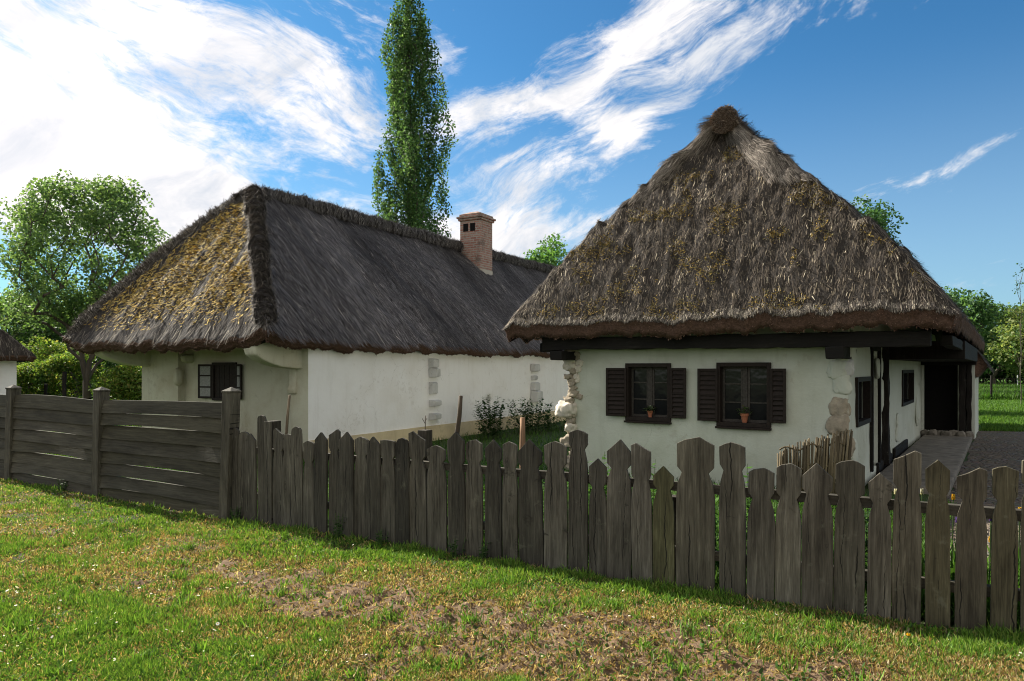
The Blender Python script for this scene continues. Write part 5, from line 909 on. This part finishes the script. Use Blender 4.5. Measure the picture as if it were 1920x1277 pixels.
# leafy plants of the gardens
def herb(name, label, cat, loc, n, h, rad, leaf, cols, seed, group=None, wide=.45):
    rnd = random.Random(seed); rg = np.random.default_rng(seed); o = thing(name, label, cat, (*loc, float(gz(*loc))), 0, group); m = MB(); Pp = []; D = []
    for i in range(n):
        a = rnd.uniform(0, 6.283); r = rad*rnd.uniform(.1, 1)**.6; hh = h*rnd.uniform(.55, 1.0); bx, by = r*.55*math.cos(a), r*.55*math.sin(a); tx, ty = r*math.cos(a), r*math.sin(a); pts = [(bx, by, -.03), (bx*.7+tx*.3, by*.7+ty*.3, hh*.5), (tx, ty, hh)]; m.tube(pts, [.005, .004, .002], 4)
        nl = max(6, int(hh/.045))
        for k in range(nl):
            f = .18+.82*k/nl; q = np.array(pts[0])*(1-f)+np.array(pts[2])*f; b = k*2.4+rnd.random(); Pp.append(q); D.append((math.cos(b), math.sin(b), rnd.uniform(.0, .7)))
    Pp, D = np.array(Pp), unit(np.array(D)); N = unit(np.cross(np.cross(D, [0, 0, 1.]), D)); nn = len(Pp)
    m.build('stem', M['leaf_stem'], o); V, Fq, C = strands(Pp, D, N, leaf*rg.uniform(.6, 1.2, nn), leaf*wide*rg.uniform(.7, 1.2, nn), -leaf*rg.uniform(.0, .35, nn), pick(nn, cols, [3, 2, 1][:len(cols)]), .12); mk('leaves', V, Fq, M['leaf'], o, col=C); return o
M['leaf_stem'] = plain('green_stem', (.06, .10, .03), .7)
DG = [(.035, .085, .022), (.05, .11, .028), (.025, .06, .018)]; BG = [(.08, .19, .03), (.11, .23, .04), (.06, .14, .025)]
for k, (px, q, n, h, rad, lab) in enumerate(((925, -1.45, 26, 1.10, .62, 'tall dark leafy shrub before the cream plinth under the vent hole'), (985, -1.3, 26, 1.0, .7, 'dark leafy shrub right of the vent hole against the white wall'), (1022, -2.0, 18, .62, .6, 'low dark plants at the foot of the white wall near the cottage corner'))):
    p = FAR.q_at(px, -q if False else 1.0); loc = FAR.w(1.0+.15*k, p); herb('garden_shrub', lab, 'shrub', loc[:2], int(n*1.8), h, rad, .13, DG, 100+k, 'shrubs along the long house')
for k, (px, q, h, n, rad, lab) in enumerate(((1112, .75, 1.00, 14, .22, 'bright leafy plant showing above the short pointed picket'), (1128, .55, .85, 12, .2, 'bright leafy plant between the pointed pickets near the cottage corner'), (1212, .6, 1.02, 16, .2, 'bright leafy plant behind the slanted picket below the left window'), (1185, .9, .9, 14, .25, 'leafy plant hidden behind the slanted picket'), (1398, .6, 1.00, 18, .26, 'bright leafy plant right of the wide knobbed pickets'), (1345, .75, .8, 16, .25, 'leafy plant seen through the gap beside the widest picket'), (1030, .5, .78, 14, .22, 'bright leafy plant in the notch of the flat topped picket'), (905, .5, .7, 12, .22, 'bright leafy plant glimpsed between the dark pickets'), (1450, .5, .72, 12, .2, 'small leafy plant behind the pickets below the right shutter'), (1595, .5, .78, 14, .22, 'dark leafy plant behind the pickets before the wattle hurdle'), (1645, .45, .74, 12, .2, 'dark leafy plant behind the short picket near the porch'))):
    p = FEN.p_at(px, q); herb('border_plant', lab, 'plant', FEN.w(p, q)[:2], n, h, rad, .085, BG if k < 9 else DG, 120+k, 'leafy plants along the picket fence')
def strap(name, label, loc, n, h, cols, seed, flower=None, fh_=None, group='spring flowers along the picket fence', cat='flower'):
    rg = np.random.default_rng(seed); o = thing(name, label, cat, (*loc, 0), 0, group); a = rg.uniform(0, 6.283, n); P0 = np.stack([np.cos(a)*.06, np.sin(a)*.06, np.zeros(n)], 1); D = unit(np.stack([np.cos(a)*.28, np.sin(a)*.28, np.ones(n)], 1)); N = unit(np.cross(np.cross(D, np.stack([np.cos(a), np.sin(a), 0*a], 1)), D)+1e-6)
    L = h*rg.uniform(.6, 1.05, n); V, Fq, C = strands(P0, D, unit(np.cross(np.cross(D, [0, 0, 1.]), D)), L, .028*rg.uniform(.6, 1.1, n), -L*rg.uniform(.02, .25, n), pick(n, cols, [1]*len(cols)), .1); mk('leaves', V, Fq, M['leaf'], o, col=C)
    if flower:
        m = MB().tube([(0, 0, 0), (.01, -.01, fh_*.5), (.02, -.01, fh_)], .005, 5); m.build('stem', M['leaf_stem'], o); k = 14; b = rg.uniform(0, 6.283, k); D = unit(np.stack([np.cos(b)*.5, np.sin(b)*.5, np.full(k, 1.0)], 1)); P0 = np.tile([[.02, -.01, fh_-.005]], (k, 1))
        V, Fq, C = strands(P0, D, unit(np.cross(np.cross(D, [0, 0, 1.]), D)), .040, .024, .010, pick(k, [flower], [1]), .4); mk('bloom', V, Fq, M['petal'], o, col=C)
YEL = (.72, .46, .05); VIO = (.20, .13, .42); WHT = (.75, .72, .62)
for k, (px, py, fl, lab) in enumerate(((1722, 925, WHT, 'white flower bud beside the tallest right picket'), (1781, 935, YEL, 'orange yellow tulip in the gap right of the pointed brownish picket'), (1788, 978, VIO, 'small violet iris low in the gap below the orange tulip'), (1851, 975, VIO, 'violet iris in the gap before the next to last picket'), (1850, 1015, YEL, 'yellow flower low in the gap below the violet iris'), (1905, 960, YEL, 'yellow flower at the last gap of the picket fence'), (1673, 925, WHT, 'pale bud behind the short picket near the porch'))):
    q = .32+.05*(k % 3); p = FEN.p_at(px, q); strap('flower', lab, FEN.w(p, q)[:2], 16, .62, BG, 150+k, fl, FEN.z_at(py, p, q))
for k, (px, lab) in enumerate(((1905, 'clump of strap leaves at the last gap of the picket fence'), (1815, 'clump of strap leaves behind the dark slanted picket'), (1560, 'clump of strap leaves behind the pickets below the wattle hurdle'), (1105, 'clump of strap leaves seen under the short pointed picket'))):
    q = .55; p = FEN.p_at(px, q); strap('iris_leaves', lab, FEN.w(p, q)[:2], 40, .6, BG, 170+k, group='strap leaved clumps along the picket fence', cat='plant')
# weeds at the foot of the fence
for k, (px, lab) in enumerate(((116, 'small weed at the foot of the board fence by the second post'), (632, 'leafy weed growing up a dark picket in the left half of the fence'), (718, 'low weed at the foot of the pickets under the pointed board'), (858, 'low weed against the dark round topped picket'), (905, 'small weed under the knobbed pickets in the middle'), (440, 'low weed at the foot of the last board fence post'))):
    p = FEN.p_at(px, -.09); herb('weed', lab, 'weed', FEN.w(p, -.09)[:2], 7, .20 if k != 1 else .3, .09, .045, DG, 190+k, 'weeds at the foot of the fences', .6)
# a dandelion and stones on the lawn
for k, (px, py, r, lab) in enumerate(((340, 1262, .03, 'pale split stick fragment'),)): pass
p = FEN.p_at(1702, -.42); loc = FEN.w(p, -.42); o = thing('dandelion', 'single yellow dandelion in the grass below the right pickets', 'flower', (*loc[:2], float(gh(np.array([loc[0]]), np.array([loc[1]]))[0]))); MB().tube([(0, 0, 0), (.004, 0, .05)], .002, 5).build('stem', M['leaf_stem'], o)
D = unit(np.stack([np.cos(np.arange(40)*2.4)*np.linspace(.1, 1, 40), np.sin(np.arange(40)*2.4)*np.linspace(.1, 1, 40), np.linspace(1, .25, 40)], 1)); V, Fq, C = strands(np.tile([[.004, 0, .05]], (40, 1)), D, unit(np.cross(D, [.3, .5, .1])), .018, .006, .0, pick(40, [(.85, .55, .02)], [1])); mk('bloom', V, Fq, M['petal'], o, col=C)
